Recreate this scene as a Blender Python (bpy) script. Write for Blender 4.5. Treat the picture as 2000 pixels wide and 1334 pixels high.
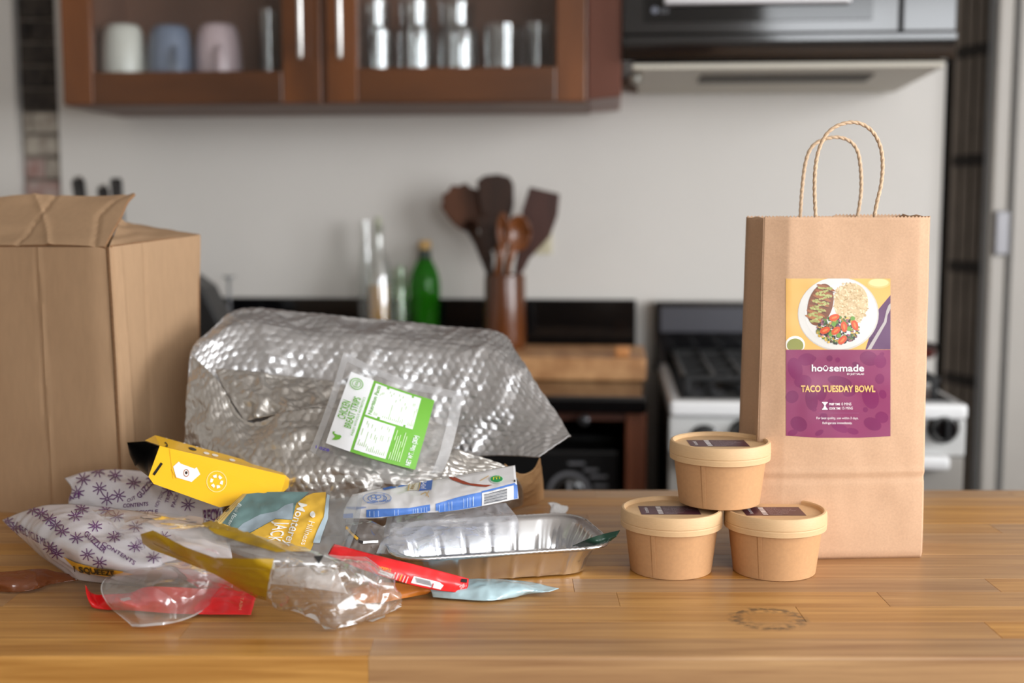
import bpy, bmesh, math, random
import numpy as np
from mathutils import Vector, Matrix, noise
from mathutils.bvhtree import BVHTree
from mathutils.geometry import tessellate_polygon

for o in list(bpy.data.objects):
    bpy.data.objects.remove(o)
scene = bpy.context.scene
COL = scene.collection

# ------------------------------------------------------------------ camera
# world: counter top is z = 0, +Y looks into the kitchen, metres
FPX, PITCH, CAMH = 2450.0, math.radians(6.0), 0.365
cam_data = bpy.data.cameras.new('camera')
cam = bpy.data.objects.new('camera', cam_data)
COL.objects.link(cam)
cam.location = (0, 0, CAMH)
cam.rotation_euler = (math.pi/2 - PITCH, 0, 0)
cam_data.sensor_width = 36.0
cam_data.lens = FPX/2000*36
cam_data.clip_start = 0.05
cam_data.dof.use_dof = True
cam_data.dof.focus_distance = 1.235
cam_data.dof.aperture_fstop = 3.0
scene.camera = cam

# ------------------------------------------------------------------ light
world = bpy.data.worlds.new('world')
scene.world = world
world.use_nodes = True
world.node_tree.nodes['Background'].inputs[0].default_value = (0.90, 0.95, 1.0, 1)
world.node_tree.nodes['Background'].inputs[1].default_value = 1.0

def area(name, loc, target, sx, sy, power, col):
    l = bpy.data.lights.new(name, 'AREA')
    l.shape = 'RECTANGLE'; l.size = sx; l.size_y = sy; l.energy = power; l.color = col
    o = bpy.data.objects.new(name, l); COL.objects.link(o)
    o.location = loc
    o.rotation_euler = (Vector(target)-Vector(loc)).to_track_quat('-Z', 'Y').to_euler()
    return o
# daylight coming in through the two windows of the room
area('window_daylight_side', (2.60, 0.15, 0.70), (0.0, 0.95, 0.1), 1.6, 1.5, 46, (0.97, 0.98, 1.0))
area('window_daylight_rear', (1.45, -2.35, 0.85), (0.2, 1.5, 0.1), 1.5, 1.5, 27, (0.94, 0.97, 1.0))

scene.view_settings.view_transform = 'Standard'
scene.view_settings.look = 'None'
scene.view_settings.gamma = 1.0
scene.view_settings.use_curve_mapping = False
scene.view_settings.exposure = 1.0

# ------------------------------------------------------------------ projection helpers
CS, SN = math.cos(PITCH), math.sin(PITCH)
CAM = Vector((0, 0, CAMH))
def ray(px, py):
    a = (px-1000)/FPX; b = -(py-667)/FPX
    return Vector((a, CS+b*SN, -SN+b*CS))
def PZ(px, py, z=0.0):
    d = ray(px, py); return CAM + d*((z-CAMH)/d.z)
def PY(px, py, Y):
    d = ray(px, py); return CAM + d*(Y/d.y)

# kitchen wall frame: u along the wall, d out of the wall towards the room
KA = math.radians(4.5)
KO = Vector((0, 3.05, 0)); KU = Vector((math.cos(KA), -math.sin(KA), 0)); KN = Vector((-math.sin(KA), -math.cos(KA), 0))
def K(u, d, z): return KO + KU*u + KN*d + Vector((0, 0, z))
def PK(px, py, d):
    r = ray(px, py); t = (d-(CAM-KO).dot(KN))/r.dot(KN); p = CAM+r*t
    return (p-KO).dot(KU), p.z
def ku(px, d): return PK(px, 409, d)[0]
def kz(py, d, px=1000): return PK(px, py, d)[1]

# ------------------------------------------------------------------ materials
def lin(c):
    return tuple(((x/255)/12.92 if x/255 <= .04045 else ((x/255+.055)/1.055)**2.4) for x in c)
MATS = {}
def nodes(name):
    m = bpy.data.materials.new(name); m.use_nodes = True
    nt = m.node_tree
    return m, nt, nt.nodes['Principled BSDF']
def N(nt, t, **kw):
    n = nt.nodes.new(t)
    for k, v in kw.items(): setattr(n, k, v)
    return n
def mat(name, col, rough=.5, metal=0, var=.0, vscale=20, bump=0., bscale=200, stretch=(1,1,1), spec=.5, coat=0, trans=0, ior=1.45, col2=None, detail=4):
    if name in MATS: return MATS[name]
    m, nt, b = nodes(name)
    c1 = lin(col)
    b.inputs['Roughness'].default_value = rough
    b.inputs['Metallic'].default_value = metal
    b.inputs['Specular IOR Level'].default_value = spec
    b.inputs['Coat Weight'].default_value = coat
    b.inputs['Coat Roughness'].default_value = .12
    b.inputs['Transmission Weight'].default_value = trans
    b.inputs['IOR'].default_value = ior
    b.inputs['Base Color'].default_value = (*c1, 1)
    if var > 0 or bump > 0:
        tc = N(nt, 'ShaderNodeTexCoord'); mp = N(nt, 'ShaderNodeMapping')
        mp.inputs['Scale'].default_value = stretch
        nt.links.new(tc.outputs['Object'], mp.inputs['Vector'])
    if var > 0:
        n = N(nt, 'ShaderNodeTexNoise'); n.inputs['Scale'].default_value = vscale; n.inputs['Detail'].default_value = detail
        nt.links.new(mp.outputs[0], n.inputs['Vector'])
        r = N(nt, 'ShaderNodeValToRGB')
        r.color_ramp.elements[0].position = .3; r.color_ramp.elements[1].position = .7
        c2 = lin(col2) if col2 else tuple(max(0, x*(1-var)) for x in c1)
        r.color_ramp.elements[0].color = (*c2, 1)
        r.color_ramp.elements[1].color = (*(c1 if col2 else tuple(min(1, x*(1+var*.5)) for x in c1)), 1)
        nt.links.new(n.outputs['Fac'], r.inputs[0]); nt.links.new(r.outputs[0], b.inputs['Base Color'])
    if bump > 0:
        n2 = N(nt, 'ShaderNodeTexNoise'); n2.inputs['Scale'].default_value = bscale; n2.inputs['Detail'].default_value = 3
        nt.links.new(mp.outputs[0], n2.inputs['Vector'])
        bp = N(nt, 'ShaderNodeBump'); bp.inputs['Strength'].default_value = bump; bp.inputs['Distance'].default_value = .002
        nt.links.new(n2.outputs['Fac'], bp.inputs['Height']); nt.links.new(bp.outputs[0], b.inputs['Normal'])
    MATS[name] = m
    return m
def film(name, tint=(1, 1, 1), haze=.06, hazecol=(.8, .8, .8), gl=1.0, rough=.1):
    """thin clear plastic film: see-through with a little milky haze and a glossy skin"""
    if name in MATS: return MATS[name]
    m = bpy.data.materials.new(name); m.use_nodes = True; nt = m.node_tree; nt.nodes.clear()
    out = N(nt, 'ShaderNodeOutputMaterial')
    tr = N(nt, 'ShaderNodeBsdfTransparent'); tr.inputs[0].default_value = (*tint, 1)
    df = N(nt, 'ShaderNodeBsdfDiffuse'); df.inputs[0].default_value = (*hazecol, 1)
    g = N(nt, 'ShaderNodeBsdfGlossy'); g.inputs['Roughness'].default_value = rough; g.inputs[0].default_value = (.95, .95, .95, 1)
    m1 = N(nt, 'ShaderNodeMixShader'); m1.inputs[0].default_value = haze
    lw = N(nt, 'ShaderNodeLayerWeight'); lw.inputs[0].default_value = .5      # the same seen from either side of the film
    pw = N(nt, 'ShaderNodeMath', operation='POWER'); pw.inputs[1].default_value = 4.0
    fr = N(nt, 'ShaderNodeMath', operation='MULTIPLY_ADD'); fr.inputs[1].default_value = .91; fr.inputs[2].default_value = .09
    nt.links.new(lw.outputs['Facing'], pw.inputs[0]); nt.links.new(pw.outputs[0], fr.inputs[0])
    mu = N(nt, 'ShaderNodeMath', operation='MULTIPLY'); mu.inputs[1].default_value = min(1.5, gl*1.7); mu.use_clamp = True
    m2 = N(nt, 'ShaderNodeMixShader')
    nt.links.new(tr.outputs[0], m1.inputs[1]); nt.links.new(df.outputs[0], m1.inputs[2])
    nt.links.new(fr.outputs[0], mu.inputs[0]); nt.links.new(mu.outputs[0], m2.inputs[0])
    nt.links.new(m1.outputs[0], m2.inputs[1]); nt.links.new(g.outputs[0], m2.inputs[2])
    nt.links.new(m2.outputs[0], out.inputs[0])
    MATS[name] = m
    return m
def print_mat():
    if 'printed_ink' in MATS: return MATS['printed_ink']
    m, nt, b = nodes('printed_ink')
    a = N(nt, 'ShaderNodeAttribute', attribute_name='Col')
    nt.links.new(a.outputs['Color'], b.inputs['Base Color'])
    b.inputs['Roughness'].default_value = .38
    MATS['printed_ink'] = m
    return m
def wood_plank():
    """oak worktop stave: tone differs stave by stave, grain runs along X, one worn ring mark"""
    m, nt, b = nodes('oak_stave')
    tc = N(nt, 'ShaderNodeTexCoord'); oi = N(nt, 'ShaderNodeObjectInfo'); geo = N(nt, 'ShaderNodeNewGeometry')
    mp = N(nt, 'ShaderNodeMapping'); mp.inputs['Scale'].default_value = (3.0, 62, 62)
    add = N(nt, 'ShaderNodeVectorMath', operation='ADD'); sc = N(nt, 'ShaderNodeVectorMath', operation='SCALE'); sc.inputs['Scale'].default_value = 37
    cmb = N(nt, 'ShaderNodeCombineXYZ')
    for i in range(3): nt.links.new(oi.outputs['Random'], cmb.inputs[i])
    nt.links.new(cmb.outputs[0], sc.inputs[0])
    nt.links.new(geo.outputs['Position'], mp.inputs['Vector']); nt.links.new(mp.outputs[0], add.inputs[0]); nt.links.new(sc.outputs[0], add.inputs[1])
    n = N(nt, 'ShaderNodeTexNoise'); n.inputs['Scale'].default_value = 1.6; n.inputs['Detail'].default_value = 6; n.inputs['Distortion'].default_value = .35
    nt.links.new(add.outputs[0], n.inputs['Vector'])
    r = N(nt, 'ShaderNodeValToRGB')
    r.color_ramp.elements[0].position = .28; r.color_ramp.elements[0].color = (*lin((154, 106, 55)), 1)
    r.color_ramp.elements[1].position = .72; r.color_ramp.elements[1].color = (*lin((197, 149, 88)), 1)
    nt.links.new(n.outputs['Fac'], r.inputs[0])
    hs = N(nt, 'ShaderNodeHueSaturation')
    mr = N(nt, 'ShaderNodeMapRange'); mr.inputs['To Min'].default_value = .86; mr.inputs['To Max'].default_value = 1.12
    mr2 = N(nt, 'ShaderNodeMapRange'); mr2.inputs['To Min'].default_value = .86; mr2.inputs['To Max'].default_value = 1.08
    nt.links.new(oi.outputs['Random'], mr.inputs[0]); nt.links.new(mr.outputs[0], hs.inputs['Value'])
    nt.links.new(oi.outputs['Random'], mr2.inputs[0]); nt.links.new(mr2.outputs[0], hs.inputs['Saturation'])
    nt.links.new(r.outputs[0], hs.inputs['Color'])
    # worn ring mark left by a hot pan
    sx = N(nt, 'ShaderNodeSeparateXYZ'); nt.links.new(geo.outputs['Position'], sx.inputs[0])
    c = PZ(1500, 1208, 0)
    vs = N(nt, 'ShaderNodeVectorMath', operation='SUBTRACT'); vs.inputs[1].default_value = (c.x, c.y, 0)
    nt.links.new(geo.outputs['Position'], vs.inputs[0])
    vm = N(nt, 'ShaderNodeVectorMath', operation='MULTIPLY'); vm.inputs[1].default_value = (1/.038, 1/.034, 0)
    nt.links.new(vs.outputs[0], vm.inputs[0])
    ln = N(nt, 'ShaderNodeVectorMath', operation='LENGTH'); nt.links.new(vm.outputs[0], ln.inputs[0])
    rr = N(nt, 'ShaderNodeValToRGB'); rr.color_ramp.elements[0].position = .0; rr.color_ramp.elements[0].color = (.05, .05, .05, 1)
    rr.color_ramp.elements[1].position = .4; rr.color_ramp.elements[1].color = (.12, .12, .12, 1)
    e = rr.color_ramp.elements.new(.82); e.color = (1, 1, 1, 1)
    e = rr.color_ramp.elements.new(1.0); e.color = (0, 0, 0, 1)
    nt.links.new(ln.outputs['Value'], rr.inputs[0])
    n3 = N(nt, 'ShaderNodeTexNoise'); n3.inputs['Scale'].default_value = 130; n3.inputs['Detail'].default_value = 4
    nt.links.new(geo.outputs['Position'], n3.inputs['Vector'])
    r3 = N(nt, 'ShaderNodeValToRGB'); r3.color_ramp.elements[0].position = .42; r3.color_ramp.elements[1].position = .58
    nt.links.new(n3.outputs['Fac'], r3.inputs[0])
    mm = N(nt, 'ShaderNodeMath', operation='MULTIPLY'); nt.links.new(rr.outputs[0], mm.inputs[0]); nt.links.new(r3.outputs[0], mm.inputs[1])
    mm2 = N(nt, 'ShaderNodeMath', operation='MULTIPLY'); mm2.inputs[1].default_value = .9; nt.links.new(mm.outputs[0], mm2.inputs[0])
    mx = N(nt, 'ShaderNodeMix', data_type='RGBA'); mx.inputs[7].default_value = (*lin((86, 70, 52)), 1)
    nt.links.new(mm2.outputs[0], mx.inputs[0]); nt.links.new(hs.outputs[0], mx.inputs[6])
    nt.links.new(mx.outputs[2], b.inputs['Base Color'])
    b.inputs['Roughness'].default_value = .42; b.inputs['Coat Weight'].default_value = .12; b.inputs['Coat Roughness'].default_value = .22
    bp = N(nt, 'ShaderNodeBump'); bp.inputs['Strength'].default_value = .12; bp.inputs['Distance'].default_value = .001
    nt.links.new(n.outputs['Fac'], bp.inputs['Height']); nt.links.new(bp.outputs[0], b.inputs['Normal'])
    return m
def kraft(name, col, fleck=.1):
    return mat(name, col, rough=.75, var=fleck, vscale=420, bump=.12, bscale=260, spec=.25, detail=6)

# ------------------------------------------------------------------ mesh helpers
class G:
    """collects geometry in world coordinates; put() links it as ONE mesh object"""
    def __init__(s): s.v = []; s.f = []
    def add(s, vs, fs):
        n = len(s.v); s.v += [Vector(v) for v in vs]; s.f += [[i+n for i in f] for f in fs]; return s
    def hexa(s, p):      # 8 points: bottom ring 0-3, top ring 4-7
        return s.add(p, [(3,2,1,0),(4,5,6,7),(0,1,5,4),(1,2,6,5),(2,3,7,6),(3,0,4,7)])
    def box(s, x0, x1, y0, y1, z0, z1):
        return s.hexa([(x0,y0,z0),(x1,y0,z0),(x1,y1,z0),(x0,y1,z0),(x0,y0,z1),(x1,y0,z1),(x1,y1,z1),(x0,y1,z1)])
    def kbox(s, u0, u1, d0, d1, z0, z1):   # box in the kitchen-wall frame (d1 = nearer the room)
        return s.hexa([K(u0,d1,z0),K(u1,d1,z0),K(u1,d0,z0),K(u0,d0,z0),K(u0,d1,z1),K(u1,d1,z1),K(u1,d0,z1),K(u0,d0,z1)])
    def lathe(s, prof, c, seg=40, axis=None, closed=False):
        vs = []; fs = []; c = Vector(c)
        M = Matrix.Identity(3)
        if axis is not None: M = Vector((0,0,1)).rotation_difference(Vector(axis)).to_matrix()
        n = len(prof)
        for r, z in prof:
            for k in range(seg):
                a = 2*math.pi*k/seg
                vs.append(c + M @ Vector((r*math.cos(a), r*math.sin(a), z)))
        for i in range(n-1 if not closed else n):
            j = (i+1) % n
            for k in range(seg):
                k2 = (k+1) % seg
                fs.append((i*seg+k, i*seg+k2, j*seg+k2, j*seg+k))
        if not closed:
            if prof[0][0] > 1e-6: fs.append(tuple(range(seg-1, -1, -1)))
            if prof[-1][0] > 1e-6: fs.append(tuple((n-1)*seg+k for k in range(seg)))
        return s.add(vs, fs)
    def tube(s, pts, r, seg=10, cap=True):
        pts = [Vector(p) for p in pts]; n = len(pts); vs = []; fs = []
        rr = r if isinstance(r, (list, tuple)) else [r]*n
        up = None
        for i, p in enumerate(pts):
            t = (pts[min(i+1, n-1)]-pts[max(i-1, 0)]).normalized()
            if up is None: up = t.orthogonal().normalized()
            up = (up - t*up.dot(t)).normalized(); w = t.cross(up)
            for k in range(seg):
                a = 2*math.pi*k/seg
                vs.append(p + (up*math.cos(a)+w*math.sin(a))*rr[i])
        for i in range(n-1):
            for k in range(seg):
                k2 = (k+1) % seg
                fs.append((i*seg+k, i*seg+k2, (i+1)*seg+k2, (i+1)*seg+k))
        if cap:
            fs.append(tuple(range(seg-1, -1, -1))); fs.append(tuple((n-1)*seg+k for k in range(seg)))
        return s.add(vs, fs)
    def prism(s, poly, off):     # polygon of world points extruded by a vector
        off = Vector(off); n = len(poly); P = [Vector(p) for p in poly]
        return s.add(P+[p+off for p in P], [tuple(range(n)), tuple(range(2*n-1, n-1, -1))]+[(i, i+n, (i+1) % n+n, (i+1) % n) for i in range(n)])
    def grid(s, A):
        nv, nu = A.shape[:2]
        return s.add([Vector(p) for p in A.reshape(-1, 3)], [(j*nu+i, j*nu+i+1, (j+1)*nu+i+1, (j+1)*nu+i) for j in range(nv-1) for i in range(nu-1)])
    def base(s):
        xs = [v.x for v in s.v]; ys = [v.y for v in s.v]; zs = [v.z for v in s.v]
        return Vector(((min(xs)+max(xs))/2, (min(ys)+max(ys))/2, min(zs)))
    def put(s, name, material, parent=None, smooth=False, bevel=0, solid=0, fix=True, segs=2):
        if parent is not None:
            root = Vector(parent['_w']); 
        else: root = s.base()
        me = bpy.data.meshes.new(name)
        me.from_pydata([tuple(v-root) for v in s.v], [], s.f)
        if fix:
            bm = bmesh.new(); bm.from_mesh(me); bmesh.ops.recalc_face_normals(bm, faces=bm.faces); bm.to_mesh(me); bm.free()
        for m in (material if isinstance(material, (list, tuple)) else [material]): me.materials.append(m)
        o = bpy.data.objects.new(name, me); COL.objects.link(o)
        if parent is not None: o.parent = parent
        else: o.location = root
        o['_w'] = tuple(root)
        if smooth:
            me.shade_smooth()
            if smooth != True: me.set_sharp_from_angle(angle=math.radians(smooth))
        if solid:
            md = o.modifiers.new('thickness', 'SOLIDIFY'); md.thickness = solid; md.offset = -1
        if bevel:
            md = o.modifiers.new('bevel', 'BEVEL'); md.width = bevel; md.segments = segs; md.limit_method = 'ANGLE'; md.angle_limit = math.radians(40); md.harden_normals = False
        return o
def thing(name, label, cat, loc, group=None):
    o = bpy.data.objects.new(name, None); COL.objects.link(o)
    o.empty_display_size = .02
    o.location = loc; o['_w'] = tuple(loc)
    return tag(o, label, cat, group)
def tag(o, label, cat, group=None):
    o['label'] = label; o['category'] = cat
    if group: o['group'] = group
    return o
def struct(o): o['kind'] = 'structure'; return o
def copy_tree(o, off, label=None, parent=None):
    c = o.copy(); COL.objects.link(c)
    if parent is None:
        c.location = o.location + Vector(off)
        if label: c['label'] = label
    else: c.parent = parent
    for ch in list(o.children): copy_tree(ch, off, None, c)
    return c

# ------------------------------------------------------------------ soft sheets
def crom(P, t):
    """Catmull-Rom along axis 0 of P at params t in 0..1"""
    n = P.shape[0]
    Q = np.concatenate([2*P[:1]-P[1:2], P, 2*P[-1:]-P[-2:-1]], 0)
    x = np.clip(t, 0, 1)*(n-1); i = np.minimum(x.astype(int), n-2); f = (x-i).reshape((-1,)+(1,)*(P.ndim-1))
    a, b, c, d = Q[i], Q[i+1], Q[i+2], Q[i+3]
    return .5*((2*b)+(-a+c)*f+(2*a-5*b+4*c-d)*f*f+(-a+3*b-3*c+d)*f**3)
def ctrl(rows, mode='Y'):
    return np.array([[tuple(PY(*p) if mode == 'Y' else PZ(*p)) for p in r] for r in rows])
def patch(C, nu, nv, even=False):
    t = np.linspace(0, 1, nv)
    if even:        # rows spaced evenly along the sheet, whatever the spacing of the control rows
        L = np.concatenate([[0], np.cumsum(np.linalg.norm(np.diff(C, axis=0), axis=2).mean(1))]); t = np.interp(t, L/L[-1], np.linspace(0, 1, C.shape[0]))
    A = crom(C, t)
    return crom(A.transpose(1, 0, 2), np.linspace(0, 1, nu)).transpose(1, 0, 2)
def normals(A):
    du = np.gradient(A, axis=1); dv = np.gradient(A, axis=0)
    n = np.cross(du, dv); n /= (np.linalg.norm(n, axis=2, keepdims=True)+1e-12)
    v = np.array(CAM)-A
    s = np.sign((n*v).sum(2).mean())
    return n*(s if s else 1)
def fold_noise(A, freq, seed, ridged=True, aniso=(1, 1, 1), octaves=3):
    H = np.zeros(A.shape[:2]); o = Vector((seed*13.7, seed*5.1, seed*9.3))
    for j in range(A.shape[0]):
        for i in range(A.shape[1]):
            p = Vector((A[j, i, 0]*aniso[0], A[j, i, 1]*aniso[1], A[j, i, 2]*aniso[2]))*freq+o
            v = 0; am = 1
            for k in range(octaves):
                q = noise.noise(p)
                v += am*((1-2*abs(q)) if ridged else q); p = p*2.03; am *= .5
            H[j, i] = v
    return H-H.mean()
def edge_fade(nu, nv, w=.08):
    u = np.linspace(0, 1, nu); v = np.linspace(0, 1, nv)
    f = lambda t: np.clip(np.minimum(t, 1-t)/w, 0, 1)
    return f(v)[:, None]*f(u)[None, :]
def coons(A):
    nv, nu = A.shape[:2]; u = np.linspace(0, 1, nu)[None, :, None]; v = np.linspace(0, 1, nv)[:, None, None]
    L, R, T, B = A[:, :1], A[:, -1:], A[:1], A[-1:]
    return (1-u)*L+u*R+(1-v)*T+v*B-((1-u)*(1-v)*A[0, 0]+u*(1-v)*A[0, -1]+(1-u)*v*A[-1, 0]+u*v*A[-1, -1])
def soft(name, C, material, parent=None, nu=60, nv=50, amp=0, freq=20, seed=1, ridged=True, aniso=(1, 1, 1), fade=.06, back=None, extra=None, zmin=.0008, solid=0, octaves=3, smooth=True, even=False):
    """crumpled sheet through control points; back = True closes it into a filled packet"""
    A = patch(C, nu, nv, even); n = normals(A)
    if amp: A = A + n*(amp*fold_noise(A, freq, seed, ridged, aniso, octaves)*(edge_fade(nu, nv, fade)*.85+.15))[:, :, None]
    if extra is not None: A = A + n*extra(nu, nv)[:, :, None]
    A[:, :, 2] = np.maximum(A[:, :, 2], zmin)
    g = G().grid(A)
    if back:
        B = coons(A)
        B = B - n*(.0006+back*edge_fade(nu, nv, .3)[:, :, None])
        B[:, :, 2] = np.maximum(B[:, :, 2], zmin*.5)
        B[0] = A[0]; B[-1] = A[-1]; B[:, 0] = A[:, 0]; B[:, -1] = A[:, -1]
        g.grid(B[:, ::-1])
        nn = nu*nv
    o = g.put(name, material, parent, smooth=smooth, solid=solid, fix=False)
    if back:
        bm = bmesh.new(); bm.from_mesh(o.data); bmesh.ops.remove_doubles(bm, verts=bm.verts, dist=1e-6); bmesh.ops.recalc_face_normals(bm, faces=bm.faces); bm.to_mesh(o.data); bm.free()
    o.data.shade_smooth()
    g2 = G().grid(A)
    return o, BVHTree.FromPolygons(g2.v, g2.f), A

# ------------------------------------------------------------------ flat print on real surfaces
_txt_cache = {}
def text_mesh(s, bold=0.0):
    if (s, bold) in _txt_cache: return _txt_cache[(s, bold)]
    cu = bpy.data.curves.new('t', 'FONT'); cu.body = s; cu.offset = bold; cu.resolution_u = 3
    o = bpy.data.objects.new('t', cu); COL.objects.link(o)
    dg = bpy.context.evaluated_depsgraph_get()
    me = bpy.data.meshes.new_from_object(o.evaluated_get(dg))
    v = [tuple(x.co[:2]) for x in me.vertices]; f = [tuple(p.vertices) for p in me.polygons]
    bpy.data.objects.remove(o); bpy.data.curves.remove(cu); bpy.data.meshes.remove(me)
    _txt_cache[(s, bold)] = (v, f)
    return v, f
class Ink:
    """print laid out flat (photo pixels or label units) and wrapped onto the surface it is printed on"""
    def __init__(s): s.items = []; s.layer = 0
    def poly(s, pts, col, sub=4.0, layer=None):
        tris = tessellate_polygon([[Vector((p[0], p[1], 0)) for p in pts]])
        s.items.append(([tuple(p) for p in pts], [tuple(t) for t in tris], lin(col), s.nl(layer), sub)); return s
    def nl(s, layer):
        if layer is not None: s.layer = max(s.layer, layer); return layer
        s.layer += 0; return s.layer
    def up(s): s.layer += 1; return s
    def rect(s, x0, y0, x1, y1, col, **k): return s.poly([(x0,y0),(x1,y0),(x1,y1),(x0,y1)], col, **k)
    def ell(s, cx, cy, rx, ry, col, n=20, rot=0, **k):
        c, q = math.cos(rot), math.sin(rot)
        return s.poly([(cx+rx*math.cos(a)*c-ry*math.sin(a)*q, cy+rx*math.cos(a)*q+ry*math.sin(a)*c) for a in [2*math.pi*i/n for i in range(n)]], col, **k)
    def ring(s, cx, cy, rx, ry, w, col, n=28, a0=0, a1=2*math.pi, **k):
        for i in range(n):
            a, b = a0+(a1-a0)*i/n, a0+(a1-a0)*(i+1)/n
            f = 1-w
            s.poly([(cx+rx*math.cos(a), cy+ry*math.sin(a)), (cx+rx*math.cos(b), cy+ry*math.sin(b)), (cx+rx*f*math.cos(b), cy+ry*f*math.sin(b)), (cx+rx*f*math.cos(a), cy+ry*f*math.sin(a))], col, **k)
        return s
    def line(s, a, b, w, col, **k):
        dx, dy = b[0]-a[0], b[1]-a[1]; L = math.hypot(dx, dy)+1e-9; nx, ny = -dy/L*w/2, dx/L*w/2
        return s.poly([(a[0]+nx, a[1]+ny), (b[0]+nx, b[1]+ny), (b[0]-nx, b[1]-ny), (a[0]-nx, a[1]-ny)], col, **k)
    def text(s, t, p0, p1, upv, col, bold=0.0, sub=0):
        """baseline from p0 to p1, capital height vector upv"""
        v, f = text_mesh(t, bold)
        if not v: return s
        x0 = min(a[0] for a in v); x1 = max(a[0] for a in v); H = .69
        dx, dy = p1[0]-p0[0], p1[1]-p0[1]
        pts = [(p0[0]+dx*(a[0]-x0)/(x1-x0)+upv[0]*a[1]/H, p0[1]+dy*(a[0]-x0)/(x1-x0)+upv[1]*a[1]/H) for a in v]
        s.items.append((pts, f, lin(col), s.layer, sub)); return s
    def star(s, cx, cy, rx, ry, col, w=1.6, rot=0, n=8):
        for i in range(n):
            a = rot+2*math.pi*i/n
            s.line((cx+rx*.12*math.cos(a), cy+ry*.12*math.sin(a)), (cx+rx*math.cos(a), cy+ry*math.sin(a)), w, col)
        return s
    def put(s, name, mapper, parent, lift=.0004, step=.0005, base=None):
        V = []; F = []; C = []
        for pts, faces, col, layer, sub in s.items:
            if sub:
                bm = bmesh.new(); vs = [bm.verts.new((p[0], p[1], 0)) for p in pts]
                for f in faces:
                    try: bm.faces.new([vs[i] for i in f])
                    except ValueError: pass
                for it in range(7):
                    es = [e for e in bm.edges if e.calc_length() > sub]
                    if not es: break
                    bmesh.ops.subdivide_edges(bm, edges=es, cuts=1, use_grid_fill=False)
                    bmesh.ops.triangulate(bm, faces=[f for f in bm.faces if len(f.verts) > 3])
                bm.verts.index_update()
                pts = [(v.co.x, v.co.y) for v in bm.verts]; faces = [tuple(v.index for v in f.verts) for f in bm.faces]; bm.free()
            n = len(V)
            W = [mapper(p[0], p[1], lift+step*layer) for p in pts]
            for f in faces:
                if any(W[i] is None for i in f): continue
                F.append(tuple(i+n for i in f))
            V += [w if w is not None else Vector((0, 0, 0)) for w in W]; C += [col]*len(pts)
        used = sorted({i for f in F for i in f}); ix = {a: b for b, a in enumerate(used)}
        g = G(); g.v = [V[i] for i in used]; g.f = [tuple(ix[i] for i in f) for f in F]
        if not g.f: return None
        o = g.put(name, base or print_mat(), parent, fix=False)
        at = o.data.color_attributes.new('Col', 'FLOAT_COLOR', 'POINT')
        for k, i in enumerate(used): at.data[k].color = (*C[i], 1)
        o.data.shade_smooth()
        return o
def onto(bvh):
    def f(px, py, off):
        d = ray(px, py).normalized()
        loc, nrm, i, dist = bvh.ray_cast(CAM, d)
        if loc is None: return None
        if nrm.dot(d) > 0: nrm = -nrm
        return loc + nrm*off
    return f
def plane_map(o, ex, ey, n):
    o, ex, ey, n = Vector(o), Vector(ex), Vector(ey), Vector(n)
    return lambda x, y, off: o+ex*x+ey*y+n*off
# ================================================================== SETTING
rnd = random.Random(7)
FLZ, CEZ = -0.92, 1.62
m_wall = mat('warm_white_wall', (215, 211, 205), rough=.6, var=.035, vscale=3, bump=.1, bscale=40, spec=.3)
m_wall2 = mat('grey_painted_trim', (168, 163, 156), rough=.5, var=.04, vscale=5)
m_ceil = mat('ceiling_paint', (228, 226, 222), rough=.7)
m_floor = mat('brown_floor', (112, 84, 60), rough=.45, var=.25, vscale=6, stretch=(1, 8, 1))
m_dark = mat('dark_alcove_paint', (34, 30, 27), rough=.95, spec=.05)

u_l, u_r = ku(121, 0), ku(1838, 0)
struct(G().kbox(u_l, u_r, -.12, 0, FLZ, CEZ).put('wall_back', m_wall))
u_b = ku(43, 0)
struct(G().kbox(-2.6, u_b, -.12, .012, FLZ, CEZ).put('wall_back_left', m_wall))
struct(G().box(-2.7, 3.0, -2.6, 4.2, FLZ-.05, FLZ).put('floor', m_floor))
struct(G().box(-2.7, 3.0, -2.6, 4.2, CEZ, CEZ+.05).put('ceiling', m_ceil))
struct(G().box(-2.7, -2.55, -2.6, 4.2, FLZ, CEZ).put('wall_left', m_wall))
# side wall and rear wall with the window openings the daylight comes through
g = G().box(2.72, 2.85, -2.6, -.65, FLZ, CEZ).box(2.72, 2.85, 1.0, 4.2, FLZ, CEZ).box(2.72, 2.85, -.65, 1.0, FLZ, -.05).box(2.72, 2.85, -.65, 1.0, 1.5, CEZ)
struct(g.put('wall_right', m_wall))
g = G()
for x0, x1 in ((-2.55, .7), (2.2, 2.72)): g.box(x0, x1, -2.6, -2.45, FLZ, CEZ)
for x0, x1 in ((.7, 2.2),): g.box(x0, x1, -2.6, -2.45, FLZ, .05).box(x0, x1, -2.6, -2.45, 1.6, CEZ)
struct(g.put('wall_front', m_wall))
def window_frame(name, a, b, z0, z1, axis):
    g = G(); w = .05
    def bar(p0, p1, za, zb):
        if axis == 'x': g.box(p0, p1, -2.56, -2.5, za, zb)
        else: g.box(2.76, 2.82, p0, p1, za, zb)
    bar(a, a+w, z0, z1); bar(b-w, b, z0, z1); bar(a, b, z0, z0+w); bar(a, b, z1-w, z1)
    bar((a+b)/2-w/2, (a+b)/2+w/2, z0, z1); bar(a, b, (z0+z1)/2-w/2, (z0+z1)/2+w/2)
    struct(g.put(name, m_wall2))
window_frame('window_1', -.65, 1.0, -.05, 1.5, 'y')
window_frame('window_2', .7, 2.2, .05, 1.6, 'x')

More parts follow.
